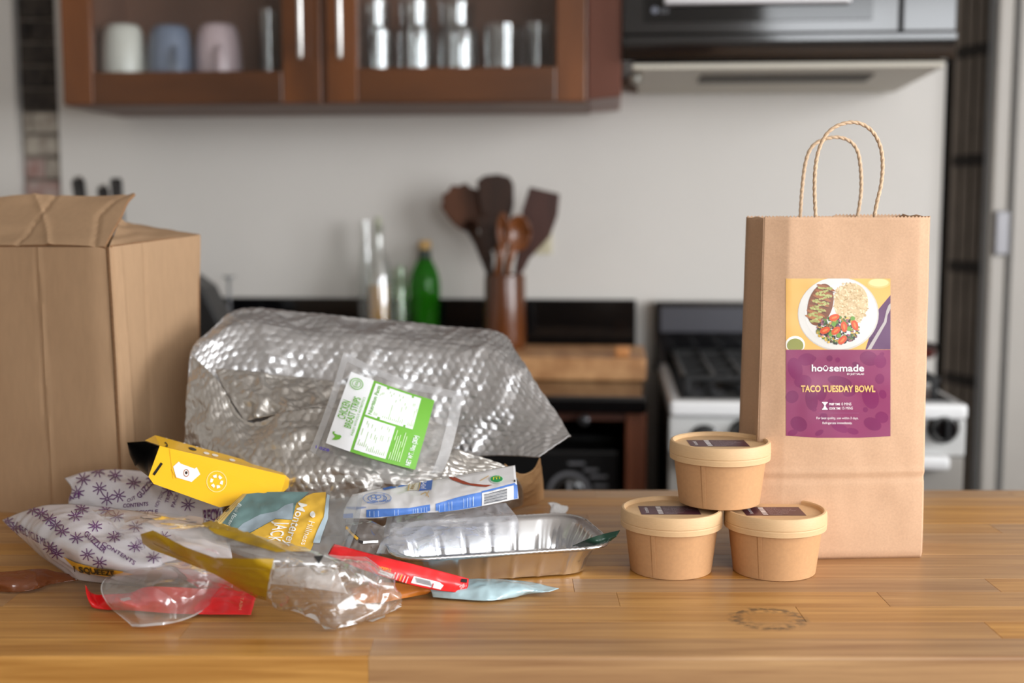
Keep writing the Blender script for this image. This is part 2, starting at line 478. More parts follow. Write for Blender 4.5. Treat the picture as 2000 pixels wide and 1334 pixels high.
# exposed strip of old bricks beside the cabinet: recessed mortar bed with separate bricks
bed = struct(G().kbox(u_b, u_l, -.12, -.022, FLZ, CEZ).put('wall_brick_strip', mat('old_mortar', (122, 112, 102), rough=.9, var=.3, vscale=30)))
tones = {'char': mat('charred_brick', (34, 30, 28), rough=.85, var=.6, vscale=45, bump=.5, bscale=60, col2=(70, 62, 55)),
         'cream': mat('limewashed_brick', (186, 178, 164), rough=.9, var=.35, vscale=30, bump=.5, bscale=60, col2=(120, 108, 98)),
         'mauve': mat('mauve_brick', (146, 112, 104), rough=.9, var=.3, vscale=28, bump=.5, bscale=60, col2=(178, 166, 158))}
z = kz(395, 0); row = 0
zt = kz(-40, 0)
while z < zt:
    hgt = .056
    pyc = 409 - (z+hgt/2-CAMH)*FPX/3.1
    tone = 'char' if pyc < 215 else ('cream' if pyc < 285 else 'mauve')
    if tone == 'char' and row % 4 == 2: tone = 'char'
    cut = rnd.uniform(.25, .75) if row % 2 else None
    spans = [(0, 1)] if cut is None else [(0, cut), (cut, 1)]
    for a, b in spans:
        ua = u_b+.004+(u_l-u_b-.008)*a+.002; ub = u_b+.004+(u_l-u_b-.008)*b-.002
        dd = rnd.uniform(-.012, -.003)
        tt = tone if rnd.random() > .12 else rnd.choice(['cream', 'mauve'] if tone != 'char' else ['char', 'mauve'])
        G().kbox(ua, ub, -.1, dd, z+.004, z+hgt-.004).put('brick', tones[tt], bed, bevel=.003)
    z += hgt; row += 1

# alcove on the right: dark slatted panel, grey door posts
struct(G().box(.95, 2.72, 3.62, 3.75, FLZ, CEZ).put('wall_alcove', m_dark))
E_ = Vector
sl0, sl1 = PY(1856, 409, 3.2), PY(1934, 409, 3.05)
m_slat = mat('dark_taupe_slat', (84, 74, 65), rough=.95, spec=.05, var=.15, vscale=12)
m_slat2 = mat('dark_taupe_rail', (36, 31, 27), rough=.95, spec=.05)
gate = thing('slatted_folding_gate', 'dark taupe gate of narrow upright slats beside the stove', 'gate', (sl0.x, sl0.y, FLZ))
ns = 4
for i in range(ns):
    a = sl0.lerp(sl1, (i+.25)/ns); b = sl0.lerp(sl1, (i+.85)/ns); off = E_((.0, .03, 0))
    G().hexa([(a.x,a.y,FLZ+.02),(b.x,b.y,FLZ+.02),(b.x+.0,b.y+.03,FLZ+.02),(a.x,a.y+.03,FLZ+.02),(a.x,a.y,CEZ-.01),(b.x,b.y,CEZ-.01),(b.x,b.y+.03,CEZ-.01),(a.x,a.y+.03,CEZ-.01)]).put('slat', m_slat, gate, bevel=.006)
for py in (95, 312, 522, 745):
    zc = PY(1895, py, 3.1).z; a, b = sl0, sl1
    G().hexa([(a.x,a.y-.012,zc-.014),(b.x,b.y-.012,zc-.014),(b.x,b.y-.001,zc-.014),(a.x,a.y-.001,zc-.014),(a.x,a.y-.012,zc+.014),(b.x,b.y-.012,zc+.014),(b.x,b.y-.001,zc+.014),(a.x,a.y-.001,zc+.014)]).put('rail', m_slat2, gate, bevel=.003)
x0 = PY(1937, 409, 2.85).x; x1 = PY(1967, 409, 2.85).x; x2 = PY(1981, 409, 2.85).x
jamb = struct(G().box(x0, x1, 2.85, 2.88, FLZ, CEZ).put('trim_1', m_wall2, bevel=.006))
hz = PY(1950, 455, 2.85).z
G().box(x0+.006, x1+.004, 2.838, 2.8495, hz-.05, hz+.05).put('hinge', mat('dull_hinge_steel', (105, 104, 106), rough=.4, metal=.8), jamb, bevel=.003)
struct(G().box(x1, x2, 2.93, 3.0, FLZ, CEZ).put('trim_2', mat('shadow_gap_brown', (84, 74, 64), rough=.7)))
struct(G().box(x2, 2.72, 2.85, 2.97, FLZ, CEZ).put('wall_right_return', m_wall2))

# ================================================================== OAK WORKTOP
YF, YB = 0.997, 1.612
top = thing('oak_worktop', 'oiled oak butcher block worktop in the foreground, with a worn ring mark', 'worktop', (0.1, (YF+YB)/2, -.04))
m_oak = wood_plank()
rows = 14; rw = (YB-YF)/rows
fixed = {0: [-.118], 1: [-.285, .42], 2: [.262, .62], 3: [.35, .1], 4: [.06, .47], 5: [.28]}
for r in range(rows):
    y0 = YF+r*rw; y1 = y0+rw
    cuts = [-1.35]+sorted(fixed.get(r, []))
    x = cuts[-1]
    cl = [-1.35]
    if r in fixed:
        first = min(fixed[r]); x = first
        while x > -1.35+.25: x -= rnd.uniform(.35, .6); cl.append(x) if x > -1.2 else None
        cl += fixed[r]; x = max(fixed[r])
    else:
        x = -1.35+rnd.uniform(.1, .5); cl.append(x)
    while True:
        x += rnd.uniform(.3, .62)
        if x > 1.4: break
        cl.append(x)
    cl.append(1.55); cl = sorted(cl)
    for a, b in zip(cl[:-1], cl[1:]):
        if b-a < .02: continue
        zt0 = rnd.uniform(-.00015, 0)
        if r == 0:      # front stave with a rounded nosing
            prof = [(y1-.0001, -.04), (y0, -.04), (y0, -.003)]+[(y0+.003-.003*math.cos(t0), -.003+.003*math.sin(t0)) for t0 in (.3, .6, .9, 1.2, 1.5)]+[(y1-.0001, 0)]
            G().prism([(a+.0001, yy0, zz0) for yy0, zz0 in prof], (b-a-.0002, 0, 0)).put('oak_stave', m_oak, top)
        else:
            G().box(a+.00008, b-.00008, y0+.0001, y1-.0001, -.04, zt0).put('oak_stave', m_oak, top, bevel=.0003, segs=1)
isl = tag(G().box(-1.3, 1.5, YF+.03, YB-.03, FLZ, -.041).put('island_base', mat('island_brown', (96, 62, 38), rough=.5, var=.2, vscale=8, stretch=(1,1,6))), 'brown island base cabinet under the oak worktop', 'cabinet')

# ================================================================== UPPER CABINET
m_cab = mat('cherry_cabinet_wood', (122, 70, 30), rough=.38, var=.35, vscale=7, stretch=(1, 1, .25), coat=.2, col2=(76, 42, 18))
m_cabd = mat('cherry_cabinet_rail', (100, 58, 26), rough=.38, var=.35, vscale=7, stretch=(.25, 1, 1), coat=.2, col2=(66, 36, 15))
m_cabr = mat('reddish_lit_cabinet_end', (140, 92, 78), rough=.4, var=.15, vscale=8, stretch=(1, 1, .3))  # wood tone lightened to paint in the light its angle catches
m_inside = mat('cabinet_inside', (126, 90, 72), rough=.5, var=.2, vscale=6, stretch=(1, 1, .3))
m_steel = mat('brushed_steel', (205, 203, 200), rough=.25, metal=1)
m_glass = film('clear_glass_pane', tint=(.96, .97, .97), haze=.004, gl=.12, rough=.03)
DF = .34
zb = kz(203, DF, 640); ztop = zb+.78
ua, ub, ue = ku(130, DF), ku(1146, DF), ku(1211, DF)
cab = thing('wall_cabinet', 'dark cherry wall cabinet with two glass doors and steel bar handles', 'cabinet', K((ua+ub)/2, DF/2, zb))
t = .02
G().kbox(ua, ub, 0, DF-.021, zb, zb+t).put('bottom_board', m_inside, cab)
G().kbox(ua, ub, 0, DF-.021, ztop-t, ztop).put('top_board', m_cab, cab)
G().kbox(ua, ua+t, 0, DF-.021, zb+t, ztop-t).put('side_board', m_inside, cab)
G().kbox(ub-t, ub, 0, DF-.021, zb+t, ztop-t).put('side_board', m_inside, cab)
G().kbox(ua+t, ub-t, 0, .012, zb+t, ztop-t).put('back_board', m_inside, cab)
um = (ku(632, DF)+ku(640, DF))/2
G().kbox(um-.011, um+.011, .012, DF-.021, zb+t, ztop-t).put('divider', m_inside, cab)
G().hexa([K(ub,DF,zb+.004),K(ue,DF+.045,zb+.008),K(ue,0.0,zb+.008),K(ub,0.0,zb+.004),K(ub,DF,ztop),K(ue,DF+.045,ztop),K(ue,0,ztop),K(ub,0,ztop)]).put('end_panel', m_cabr, cab, bevel=.003)
for (pa, pb, sa, sb, rail, hx) in ((131, 632, 190, 556, 139, 592), (641, 1144, 702, 1085, 131, 668)):
    a, b, c, d = ku(pa, DF), ku(pb, DF), ku(sa, DF), ku(sb, DF)
    z0 = zb+.002; z1 = kz(rail, DF, (pa+pb)/2)
    door = G().kbox(a, c, DF-.02, DF, z0, ztop).put('door', m_cab, cab, bevel=.003)
    G().kbox(d, b, DF-.02, DF, z0, ztop).put('stile', m_cab, door, bevel=.003)
    G().kbox(c, d, DF-.02, DF, z0, z1).put('rail', m_cabd, door, bevel=.003)
    G().kbox(c, d, DF-.02, DF, ztop-.07, ztop).put('rail', m_cabd, door, bevel=.003)
    G().kbox(c-.004, d+.004, DF-.013, DF-.009, z1-.004, ztop-.066).put('glass_pane', m_glass, door)
    hu = ku(hx, DF+.03); hz0 = kz(116, DF+.03, hx)
    G().tube([K(hu, DF+.03, hz0), K(hu, DF+.03, hz0+.006), K(hu, DF+.03, hz0+.30), K(hu, DF+.03, hz0+.306)], [.004, .0062, .0062, .004], 14).put('handle', m_steel, door, smooth=40)
    for zz in (hz0+.03, hz0+.276):
        G().tube([K(hu, DF-.001, zz), K(hu, DF+.028, zz)], .004, 10).put('handle_post', m_steel, door, smooth=40)
ZS = zb+t+.0005      # cabinet floor
# three upturned mugs
def mug(px0, px1, pytop, col, handle_px, label):
    d = .20; u = ku((px0+px1)/2, d); r = (ku(px1, d)-ku(px0, d))/2
    h = kz(pytop, d, px0)-ZS
    m = mat('mug_'+label.split()[0], col, rough=.32, coat=.3, var=.03)
    root = thing('mug', label, 'mug', K(u, d, ZS), 'upturned mugs in the wall cabinet')
    pr = [(r*.97, 0), (r, .004), (r, h*.5), (r*.97, h*.68), (r*.9, h*.86), (r*.8, h*.95), (r*.66, h), (r*.3, h*.995), (0, h*.985)]
    inner = [(0, h*.93), (r*.62, h*.93), (r*.86, h*.8), (r*.93, h*.5), (r*.93, .002)]
    G().lathe(inner+pr, K(u, d, ZS), 40).put('body', m, root, smooth=True)
    if handle_px:
        hu = ku(handle_px, d+r)
        nrm = (K(hu, d+r, 0)-K(u, d, 0)).normalized()
        sid = Vector((0, 0, 1)).cross(nrm)
        pts = []
        for k in range(13):
            a = math.pi*(k/12)
            p = K(u, d, ZS+h*.38) + nrm*(r*.9+math.sin(a)*.03) + Vector((0, 0, math.cos(a)*h*.3))
            pts.append(p)
        G().tube(pts, .0078, 12).put('handle', m, root, smooth=True)
mug(210, 293, 50, (218, 216, 206), None, 'white upturned mug behind the cabinet glass')
mug(300, 385, 52, (120, 130, 150), 352, 'blue-grey upturned mug behind the cabinet glass')
mug(392, 478, 49, (206, 184, 188), 436, 'pink upturned mug behind the cabinet glass')
# glasses
m_gl = film('clear_tumbler_glass', tint=(.93, .94, .94), haze=.012, gl=1.1, rough=.04)
def tumbler(px, pyb, pyt, w, d, label, zbase=None, curve=0, grp='stacked drinking glasses in the wall cabinet'):
    u = ku(px, d); r = w/2*(3.05-d)/FPX; z0 = ZS if zbase is None else zbase; h = kz(pyt, d, px)-z0
    pr = [(r*.86, 0), (r*.9, .004)]+[(r*(.9+.1*k/8+curve*math.sin(math.pi*k/8)), .004+(h-.004)*k/8) for k in range(1, 9)]
    inn = [(q-.0028, max(.009, zz)) for q, zz in reversed(pr[1:])]+[(0, .009)]
    o = G().lathe([(0, 0)]+pr+inn, K(u, d, z0), 28).put('drinking_glass', m_gl, smooth=50)
    tag(o, label, 'glass', grp)
    return z0+h
la = 'clear drinking glass on the cabinet floor with another stacked on it'
lb = 'clear drinking glass stacked on top of another in the cabinet'
z1 = tumbler(740, 132, 62, 72, .2, 'lower clear glass of the stack beside the cabinet divider'); tumbler(736, 60, 3, 66, .2, 'upper clear glass of the stack beside the cabinet divider', z1+.001)
z1 = tumbler(815, 132, 60, 72, .2, 'lower rounded glass of the middle stack in the cabinet', curve=.06); tumbler(814, 60, 2, 68, .2, 'upper glass of the middle stack in the cabinet', z1+.001)
z1 = tumbler(897, 130, 60, 80, .2, 'lower bellied glass of the stack beside the straight-sided glass', curve=.07); tumbler(893, 60, 8, 74, .2, 'upper glass of the stack beside the straight-sided glass', z1+.001)
tumbler(983, 130, 50, 78, .21, 'clear straight-sided glass beside the stacked glasses')
tumbler(1048, 130, 46, 58, .13, 'narrow clear glass at the back corner of the cabinet')
tumbler(532, 133, 20, 44, .14, 'tall clear glass behind the pink mug in the cabinet')

# ================================================================== MICROWAVE with hood
DM = .41
m_blk = mat('glossy_black_plastic', (14, 14, 16), rough=.08, spec=.6, coat=.6)
m_blk2 = mat('satin_black', (20, 20, 21), rough=.35)
m_cream = mat('cream_hood_metal', (196, 190, 176), rough=.4)
a, b = ku(1213, DM), ku(1857, DM); z0 = kz(118, DM, 1500); zt_ = z0+.40
mw = thing('microwave', 'glossy black over-range microwave mounted above the stove', 'microwave', K((a+b)/2, DM/2, z0))
G().kbox(a, b, .003, DM-.045, z0+.0, zt_).put('body', m_blk2, mw, bevel=.004)
zg = kz(66, DM, 1500)
uc = ku(1748, DM)
def bowed(u0, u1, za, zb_, d0):     # front skin bulging towards the room at its lower edge
    g = G(); nz = 8; A = np.zeros((nz, 2, 3))
    for j in range(nz):
        tt = j/(nz-1); zz = za+(zb_-za)*tt; dd = d0+.012*math.sin(math.pi*min(1, tt*1.0)*.5)
        for i, uu in enumerate((u0, u1)): A[j, i] = K(uu, dd, zz)
    g.grid(A); back = [K(u0, d0-.03, za), K(u1, d0-.03, za), K(u1, d0-.03, zb_), K(u0, d0-.03, zb_)]
    n = len(g.v); g.add(back, [(0,1,2,3)])
    g.f += [[0, n, n+1, 1], [2*nz-2, 2*nz-1, n+2, n+3], [2*j for j in range(nz)]+[n+3, n], [2*j+1 for j in range(nz)][::-1]+[n+1, n+2]]
    return g
bowed(a, b, z0+.002, zg-.002, DM-.014).put('lower_grille_panel', m_blk, mw, smooth=40)
door = G().kbox(a, uc-.002, DM-.045, DM, zg, zt_).put('door', m_blk, mw, bevel=.004)
G().kbox(uc+.002, b, DM-.045, DM, zg, zt_).put('control_panel', m_blk, mw, bevel=.004)
wa, wb = ku(1253, DM), ku(1692, DM); wz = kz(42, DM, 1400)
G().kbox(wa, wb, DM+.0005, DM+.003, wz, zt_-.05).put('door_window', mat('dark_door_window', (9, 9, 11), rough=.05, spec=.6), door, bevel=.001)
ha, hb = ku(1292, DM+.02), ku(1652, DM+.02); hz0 = kz(8, DM+.02, 1400)
G().kbox(ha, hb, DM+.004, DM+.02, hz0, hz0+.035).put('silver_strip', mat('silver_strip', (190, 188, 190), rough=.35, metal=.6), door, bevel=.004)
ink = Ink()
ink.ell(1279, 20, 6.5, 6.5, (120, 124, 138), n=20); ink.up(); ink.ring(1279, 20, 4.6, 4.6, .3, (40, 42, 50)); ink.text('LG', (1290, 25.5), (1305, 25.5), (0, -11), (105, 106, 112), .01)
dplane = K(0, DM+.0035, 0)
def kplane(dd):
    def f(px, py, off):
        u, z = PK(px, py, dd); return K(u, dd+off, z)
    return f
ink.put('door_logo', kplane(DM+.0032), door)
u0, u1 = ku(1232, DM-.02), ku(1838, DM-.02)
# hood underside hanging a little below the microwave
hz1 = z0-.0005
g = G().hexa([K(u0,DM-.03,hz1-.012),K(u1,DM-.03,hz1-.012),K(u1-.02,.02,hz1-.03),K(u0+.02,.02,hz1-.03),K(u0,DM-.03,hz1),K(u1,DM-.03,hz1),K(u1-.02,.02,hz1),K(u0+.02,.02,hz1)])
hood = g.put('hood_underside', m_cream, mw, bevel=.003)
s0, s1 = ku(1365, .3), ku(1700, .3)
G().hexa([K(s0,.30,hz1-.0195),K(s1,.30,hz1-.0195),K(s1,.2,hz1-.0245),K(s0,.2,hz1-.0245),K(s0,.30,hz1-.014),K(s1,.30,hz1-.014),K(s1,.2,hz1-.018),K(s0,.2,hz1-.018)]).put('filter_slot', mat('hood_slot_dark', (58, 50, 38), rough=.6), hood)
G().lathe([(.012, 0), (.016, .004), (.016, .016), (.008, .022)], K(ku(1238, .33), .33, hz1-.036), 20).put('hood_lamp', mat('hood_lamp_grey', (120, 116, 106), rough=.3), hood, smooth=40)

# ================================================================== BACK COUNTER
DC = .60
m_cnt = mat('polished_black_stone', (12, 12, 13), rough=.1, spec=.6, var=.2, vscale=60)
ce = ku(1268, DC); cl_ = -1.9
G_ = G().kbox(cl_, ce, .001, DC, -.034, 0)
tag(G_.put('back_counter', m_cnt, bevel=.008, segs=3), 'polished black stone counter under the wall cabinet', 'counter')
zs = kz(583, .03, 800); se = ku(1244, .03)
tag(G().kbox(cl_, se, 0.001, .03, .0005, zs).put('backsplash', m_cnt, bevel=.002), 'low black stone upstand along the wall behind the bottles', 'backsplash')
m_red = mat('reddish_cabinet_post', (124, 70, 44), rough=.45, var=.25, vscale=9, stretch=(1, 1, .3), col2=(92, 48, 28))
bc = thing('base_cabinet', 'open reddish wood base cabinet under the black counter', 'cabinet', K(0, .3, FLZ))
p0, p1 = ku(1226, DC-.03), ku(1268, DC-.03)
G().kbox(p0, p1, .02, DC-.03, FLZ, -.036).put('post', m_red, bc, bevel=.003)
r0 = kz(807, DC-.035, 1150); r1 = kz(822, DC-.035, 1150)
G().kbox(cl_, p0-.0005, DC-.055, DC-.035, r1, -.036).put('rail', mat('dark_cabinet_rail', (78, 42, 28), rough=.5), bc, bevel=.002)
G().kbox(cl_, p0-.0005, .02, .05, FLZ, -.036).put('back_panel', m_blk2, bc)
G().kbox(cl_, p0-.0005, .05, DC-.05, -.52, -.50).put('shelf', m_red, bc)
kx, kzz = PK(1141, 819, DC-.03)
G().lathe([(.004, 0), (.005, .01), (.011, .014), (.011, .022), (.006, .026)], K(kx, DC-.034, kzz), 20, axis=KN).put('knob', mat('dark_knob', (60, 60, 62), rough=.3, metal=.6), bc, smooth=40)
# toaster oven on the shelf
da = DC-.08
ov = thing('toaster_oven', 'black toaster oven with a round dial inside the open base cabinet', 'oven', K(ku(1080, da), da/2, -.4995))
oa, ob = ku(820, da), ku(1215, da); zt2 = kz(880, da, 1150); 
G().kbox(oa, ob, .08, da, -.4995, zt2).put('body', m_blk2, ov, bevel=.006)
G().kbox(oa+.02, ob-.01, .1, da-.1, zt2+.0002, zt2+.012).put('top_plate', mat('worn_black_top', (42, 42, 43), rough=.3), ov, bevel=.004)
cx, cz = PK(1112, 962, da)
G().lathe([(.040, 0), (.0445, .001), (.0445, .004), (.036, .004), (.036, 0)], K(cx, da+.0005, cz), 40, axis=KN, closed=True).put('dial_ring', mat('dial_grey', (112, 112, 116), rough=.4), ov, smooth=40)
dk = G().lathe([(.033, 0), (.033, .010), (.028, .014), (0, .014)], K(cx, da+.0005, cz), 36, axis=KN).put('dial', m_blk, ov, smooth=40)
G().kbox(cx-.004, cx+.004, da+.012, da+.024, cz-.026, cz+.026).put('pointer', mat('pointer_grey', (140, 140, 142), rough=.4), dk, bevel=.002)
ink = Ink()
for x0, x1, y in ((1110, 1142, 905), (1140, 1168, 918), (1152, 1186, 931), (1160, 1187, 949)):
    ink.rect(x0, y-2.5, x1, y+2.5, (120, 120, 124))
ink.put('dial_marks', kplane(da), ov)

# cutting board
dcb0, dcb1 = .12, .375
cb = thing('cutting_board', 'thick pale wooden chopping board lying on the black counter', 'cutting board', K(ku(1100, .3), .25, 0.0006))
u0, u1 = ku(880, dcb1), ku(1266, dcb1)
m_cb = mat('chopping_board_wood', (200, 152, 104), rough=.5, var=.22, vscale=26, stretch=(1, .15, 1), col2=(160, 112, 70))
tcb = .05
G().kbox(u0, u1, dcb0, dcb1, .0006, tcb).put('board', m_cb, cb, bevel=.004)
bu, bz = PK(1218, 682, .33)
tag(G().kbox(ku(1203, .33), ku(1232, .33), .32, .352, tcb+.0006, tcb+.022).put('wood_offcut', mat('offcut_wood', (188, 128, 74), rough=.5, var=.2, vscale=40), bevel=.004), 'small wooden block on the chopping board near its end', 'wood block')

# utensil crock with wooden utensils
m_cr = mat('turned_walnut', (108, 60, 28), rough=.25, var=.4, vscale=9, stretch=(1, 1, .3), coat=.4, col2=(56, 28, 13))
dq = .2; uq = ku(986, dq); rq = 42*(3.05-dq)/FPX; hq = kz(536, dq, 986)-tcb-.0006; zq = tcb+.0006
crock = tag(G().lathe([(0, 0), (rq*.92, 0), (rq*.97, .004), (rq, .02), (rq*.97, hq*.5), (rq*.95, hq-.003), (rq*.93, hq), (rq*.86, hq), (rq*.84, hq-.01), (rq*.84, .012), (0, .012)], K(uq, dq, zq), 40).put('utensil_crock', m_cr, smooth=50), 'turned brown wooden crock holding wooden utensils', 'utensil holder')
m_wal = mat('dark_walnut', (66, 40, 26), rough=.4, var=.4, vscale=20, stretch=(1, 1, .15), col2=(40, 24, 16))
m_wal2 = mat('purple_walnut', (82, 50, 42), rough=.42, var=.4, vscale=24, stretch=(1, 1, .12), col2=(50, 30, 26))
m_oli = mat('warm_cherry_spoon', (116, 66, 32), rough=.3, var=.3, vscale=20, stretch=(1, 1, .2), coat=.3)
m_spo = mat('brown_slotted_spoon', (92, 54, 32), rough=.45, var=.3, vscale=20)
def flat_head(pts, d, thick, material, handle, name, label):
    """utensil head cut from a board plus a round handle down into the crock"""
    root = thing(name, label, 'utensil', K(uq, dq, zq+.013), 'wooden utensils in the crock')
    P = []
    for px, py in pts:
        u, z = PK(px, py, d); P.append(K(u, d, z))
    G().prism(P, -KN*thick).put('head', material, root, bevel=.0025, smooth=40)
    hp = [K(*((lambda q: (q[0], dd, q[1]))(PK(px, py, dd)))) for px, py, dd in handle]
    G().tube(hp, [.009]+[.0075]*(len(hp)-2)+[.006], 12).put('handle', material, root, smooth=True)
flat_head([(931, 354), (946, 343), (972, 340), (995, 346), (1003, 360), (1003, 400), (996, 430), (988, 470), (984, 500), (966, 500), (958, 460), (944, 425), (936, 395)], .16, .009, m_wal, [(975, 495, .156), (978, 540, .172), (981, 600, .174)], 'wooden_turner', 'dark walnut turner with a rounded square head, tallest in the crock')
flat_head([(1034, 365), (1093, 379), (1089, 420), (1074, 462), (1052, 486), (1034, 505), (1022, 530), (1004, 530), (1010, 495), (1018, 450), (1020, 410)], .2, .009, m_wal2, [(1014, 525, .196), (1010, 550, .194), (1007, 600, .19)], 'wooden_spatula', 'purplish walnut spatula with a slanted edge leaning out of the crock')
# frilled round spoon
root = thing('slotted_spoon', 'brown wooden spoon with a frilled round head leaning left in the crock', 'utensil', K(uq, dq, zq+.013), 'wooden utensils in the crock')
pts = []
for k in range(60):
    a = 2*math.pi*k/60; s_ = math.sin(a); rr = 1+.06*math.sin(10*a) if s_ > -.2 else 1
    px = 902+41*rr*math.cos(a)+(16*(-s_) if s_ < 0 else 0); py = 402-42*rr*s_+(10*s_*s_ if s_ < 0 else 0)
    u, z = PK(px, py, .12); pts.append(K(u, .12, z))
G().prism(pts, -KN*.009).put('head', m_spo, root, bevel=.003, smooth=40)
hp = [(914, 435, .118), (935, 475, .135), (960, 545, .178), (964, 600, .182)]
G().tube([K(PK(a, b, d)[0], d, PK(a, b, d)[1]) for a, b, d in hp], [.013, .011, .0075, .006], 14).put('handle', m_wal, root, smooth=True)
# two round spoons
def spoon(cx, cy, w, h, d, material, handle, label, tilt=0):
    root = thing('wooden_spoon', label, 'utensil', K(uq, dq, zq+.013), 'wooden utensils in the crock')
    n1, n2 = 20, 10; A = np.zeros((n2, n1, 3))
    for j in range(n2):
        rr = j/(n2-1)
        for i in range(n1):
            a = 2*math.pi*i/(n1-1); u, z = PK(cx+w*rr*math.cos(a), cy+h*rr*math.sin(a), d)
            A[j, i] = K(u, d-.014*(1-rr*rr), z)
    G().grid(A).put('bowl', material, root, smooth=True, solid=.004)
    G().tube([K(PK(a, b, dd)[0], dd, PK(a, b, dd)[1]) for a, b, dd in handle], [.012, .008, .007, .006], 12).put('handle', material, root, smooth=True)
spoon(1013, 455, 25, 36, .25, m_oli, [(1002, 482, .249), (992, 515, .24), (990, 545, .215), (994, 600, .2)], 'warm brown wooden spoon with an oval bowl facing out')
spoon(982, 450, 13, 36, .26, m_oli, [(979, 480, .258), (974, 515, .245), (968, 545, .232), (966, 600, .228)], 'narrow warm brown wooden spoon seen edge-on in the crock')
flat_head([(932, 420), (962, 425), (968, 480), (955, 500), (940, 480)], .22, .01, m_wal, [(955, 495, .215), (958, 530, .21), (956, 600, .206)], 'wooden_paddle', 'very dark narrow paddle behind the slotted spoon handle')

# outlet
u0, z0_ = PK(1078, 496, 0.0); u1, z1_ = PK(1042, 440, 0.0)
ol = thing('wall_outlet', 'cream outlet plate on the wall behind the utensils', 'outlet', K((u0+u1)/2, .001, z0_))
G().kbox(u1, u0, .0005, .007, z0_, z1_).put('plate', mat('ivory_plastic', (206, 198, 170), rough=.4), ol, bevel=.002)
for k in (.3, .68):
    zz = z0_+(z1_-z0_)*k
    G().kbox(u1+.012, u0-.012, .0071, .009, zz-.009, zz+.009).put('socket', mat('ivory_socket', (190, 182, 154), rough=.4), ol, bevel=.002)

# bottles
def bottle(px, pyt, pyb_z, w, d, prof, material, name, label, extra=None):
    u = ku(px, d); r = w/2*(3.05-d)/FPX; h = kz(pyt, d, px)-.0006
    root = thing(name, label, 'bottle', K(u, d, .0006))
    P = [(0, 0)]+[(r*a, h*b) for a, b in prof]
    inn = [(max(.001, x-.003), zz) for x, zz in reversed(P[2:])]+[(0, .006)]
    G().lathe(P+inn, K(u, d, .0006), 36).put('glass_body', material, root, smooth=50)
    if extra: extra(root, u, d, r, h)
m_gr = mat('green_bottle_glass', (30, 120, 22), rough=.05, trans=.85, ior=1.3, spec=.6)
m_gr.node_tree.nodes['Principled BSDF'].inputs['Base Color'].default_value = (.06, .46, .02, 1)
def cork(root, u, d, r, h):
    G().lathe([(r*.36, 0), (r*.4, .002), (r*.42, .018), (r*.36, .022), (0, .022)], K(u, d, h-.004), 20).put('cork', mat('cork', (196, 160, 104), rough=.8, var=.2, vscale=80), root, smooth=40)
    G().lathe([(r*.40, 0), (r*.42, .0), (r*.40, .03), (r*.36, .03)], K(u, d, h-.034), 20).put('collar', mat('dark_collar', (22, 34, 22), rough=.3), root, smooth=40)
bottle(829, 484, 0, 60, .09, [(.78, 0), (.84, .02), (.86, .2), (.93, .42), (1, .6), (1, .68), (.94, .75), (.76, .82), (.52, .88), (.4, .92), (.37, 1)], m_gr, 'green_bottle', 'green glass bottle with a cork beside the utensil crock', cork)
m_clr = film('clear_bottle_glass', tint=(.93, .94, .93), haze=.05, gl=1.3, rough=.05)
m_oil = mat('amber_oil', (214, 156, 26), rough=.1, trans=.25, ior=1.2)
def oil(root, u, d, r, h):
    G().lathe([(0, 0), (r*.62, 0), (r*.62, h*.55), (0, h*.55)], K(u, d, .009), 24).put('amber_oil', m_oil, root, smooth=40)
    G().tube([K(u, d, h+.02), K(u, d, h-.05)], .008, 10).put('stopper', mat('pale_stopper', (170, 172, 150), rough=.4), root, smooth=40)
bottle(738, 440, 0, 62, .13, [(.94, 0), (1, .03), (1, .55), (.9, .66), (.55, .78), (.36, .84), (.33, .97), (.4, 1)], m_clr, 'oil_bottle', 'clear glass bottle with amber oil next to the green bottle', oil)
bottle(714, 430, 0, 34, .06, [(.94, 0), (1, .03), (1, .6), (.7, .75), (.5, .85), (.5, 1)], m_clr, 'clear_bottle', 'slim empty clear bottle behind the oil bottle')
bottle(782, 520, 0, 34, .065, [(.94, 0), (1, .03), (1, .75), (.7, .85), (.5, .92), (.5, 1)], film('pale_green_glass', tint=(.8, .92, .75), haze=.05, gl=1.2), 'pale_bottle', 'short pale green glass bottle between the oil and green bottles')

# upturned stem glass
d = .16; u = ku(444, d); k_ = (3.05-d)/FPX; zt3 = kz(539, d, 444)
sg = tag(G().lathe([(24*k_, 0), (25*k_, .02), (23*k_, .05), (16*k_, .068), (6*k_, .078), (3.2*k_, .09), (3*k_, zt3-.012), (5*k_, zt3-.007), (13*k_, zt3-.003), (13*k_, zt3), (0, zt3)], K(u, d, .0006), 32).put('stem_glass', film('stemware_glass', tint=(.5, .52, .52), haze=.4, hazecol=(.4, .4, .42), gl=1.8, rough=.08), smooth=50), 'upturned clear stem glass on the black counter beside the cardboard box', 'glass')

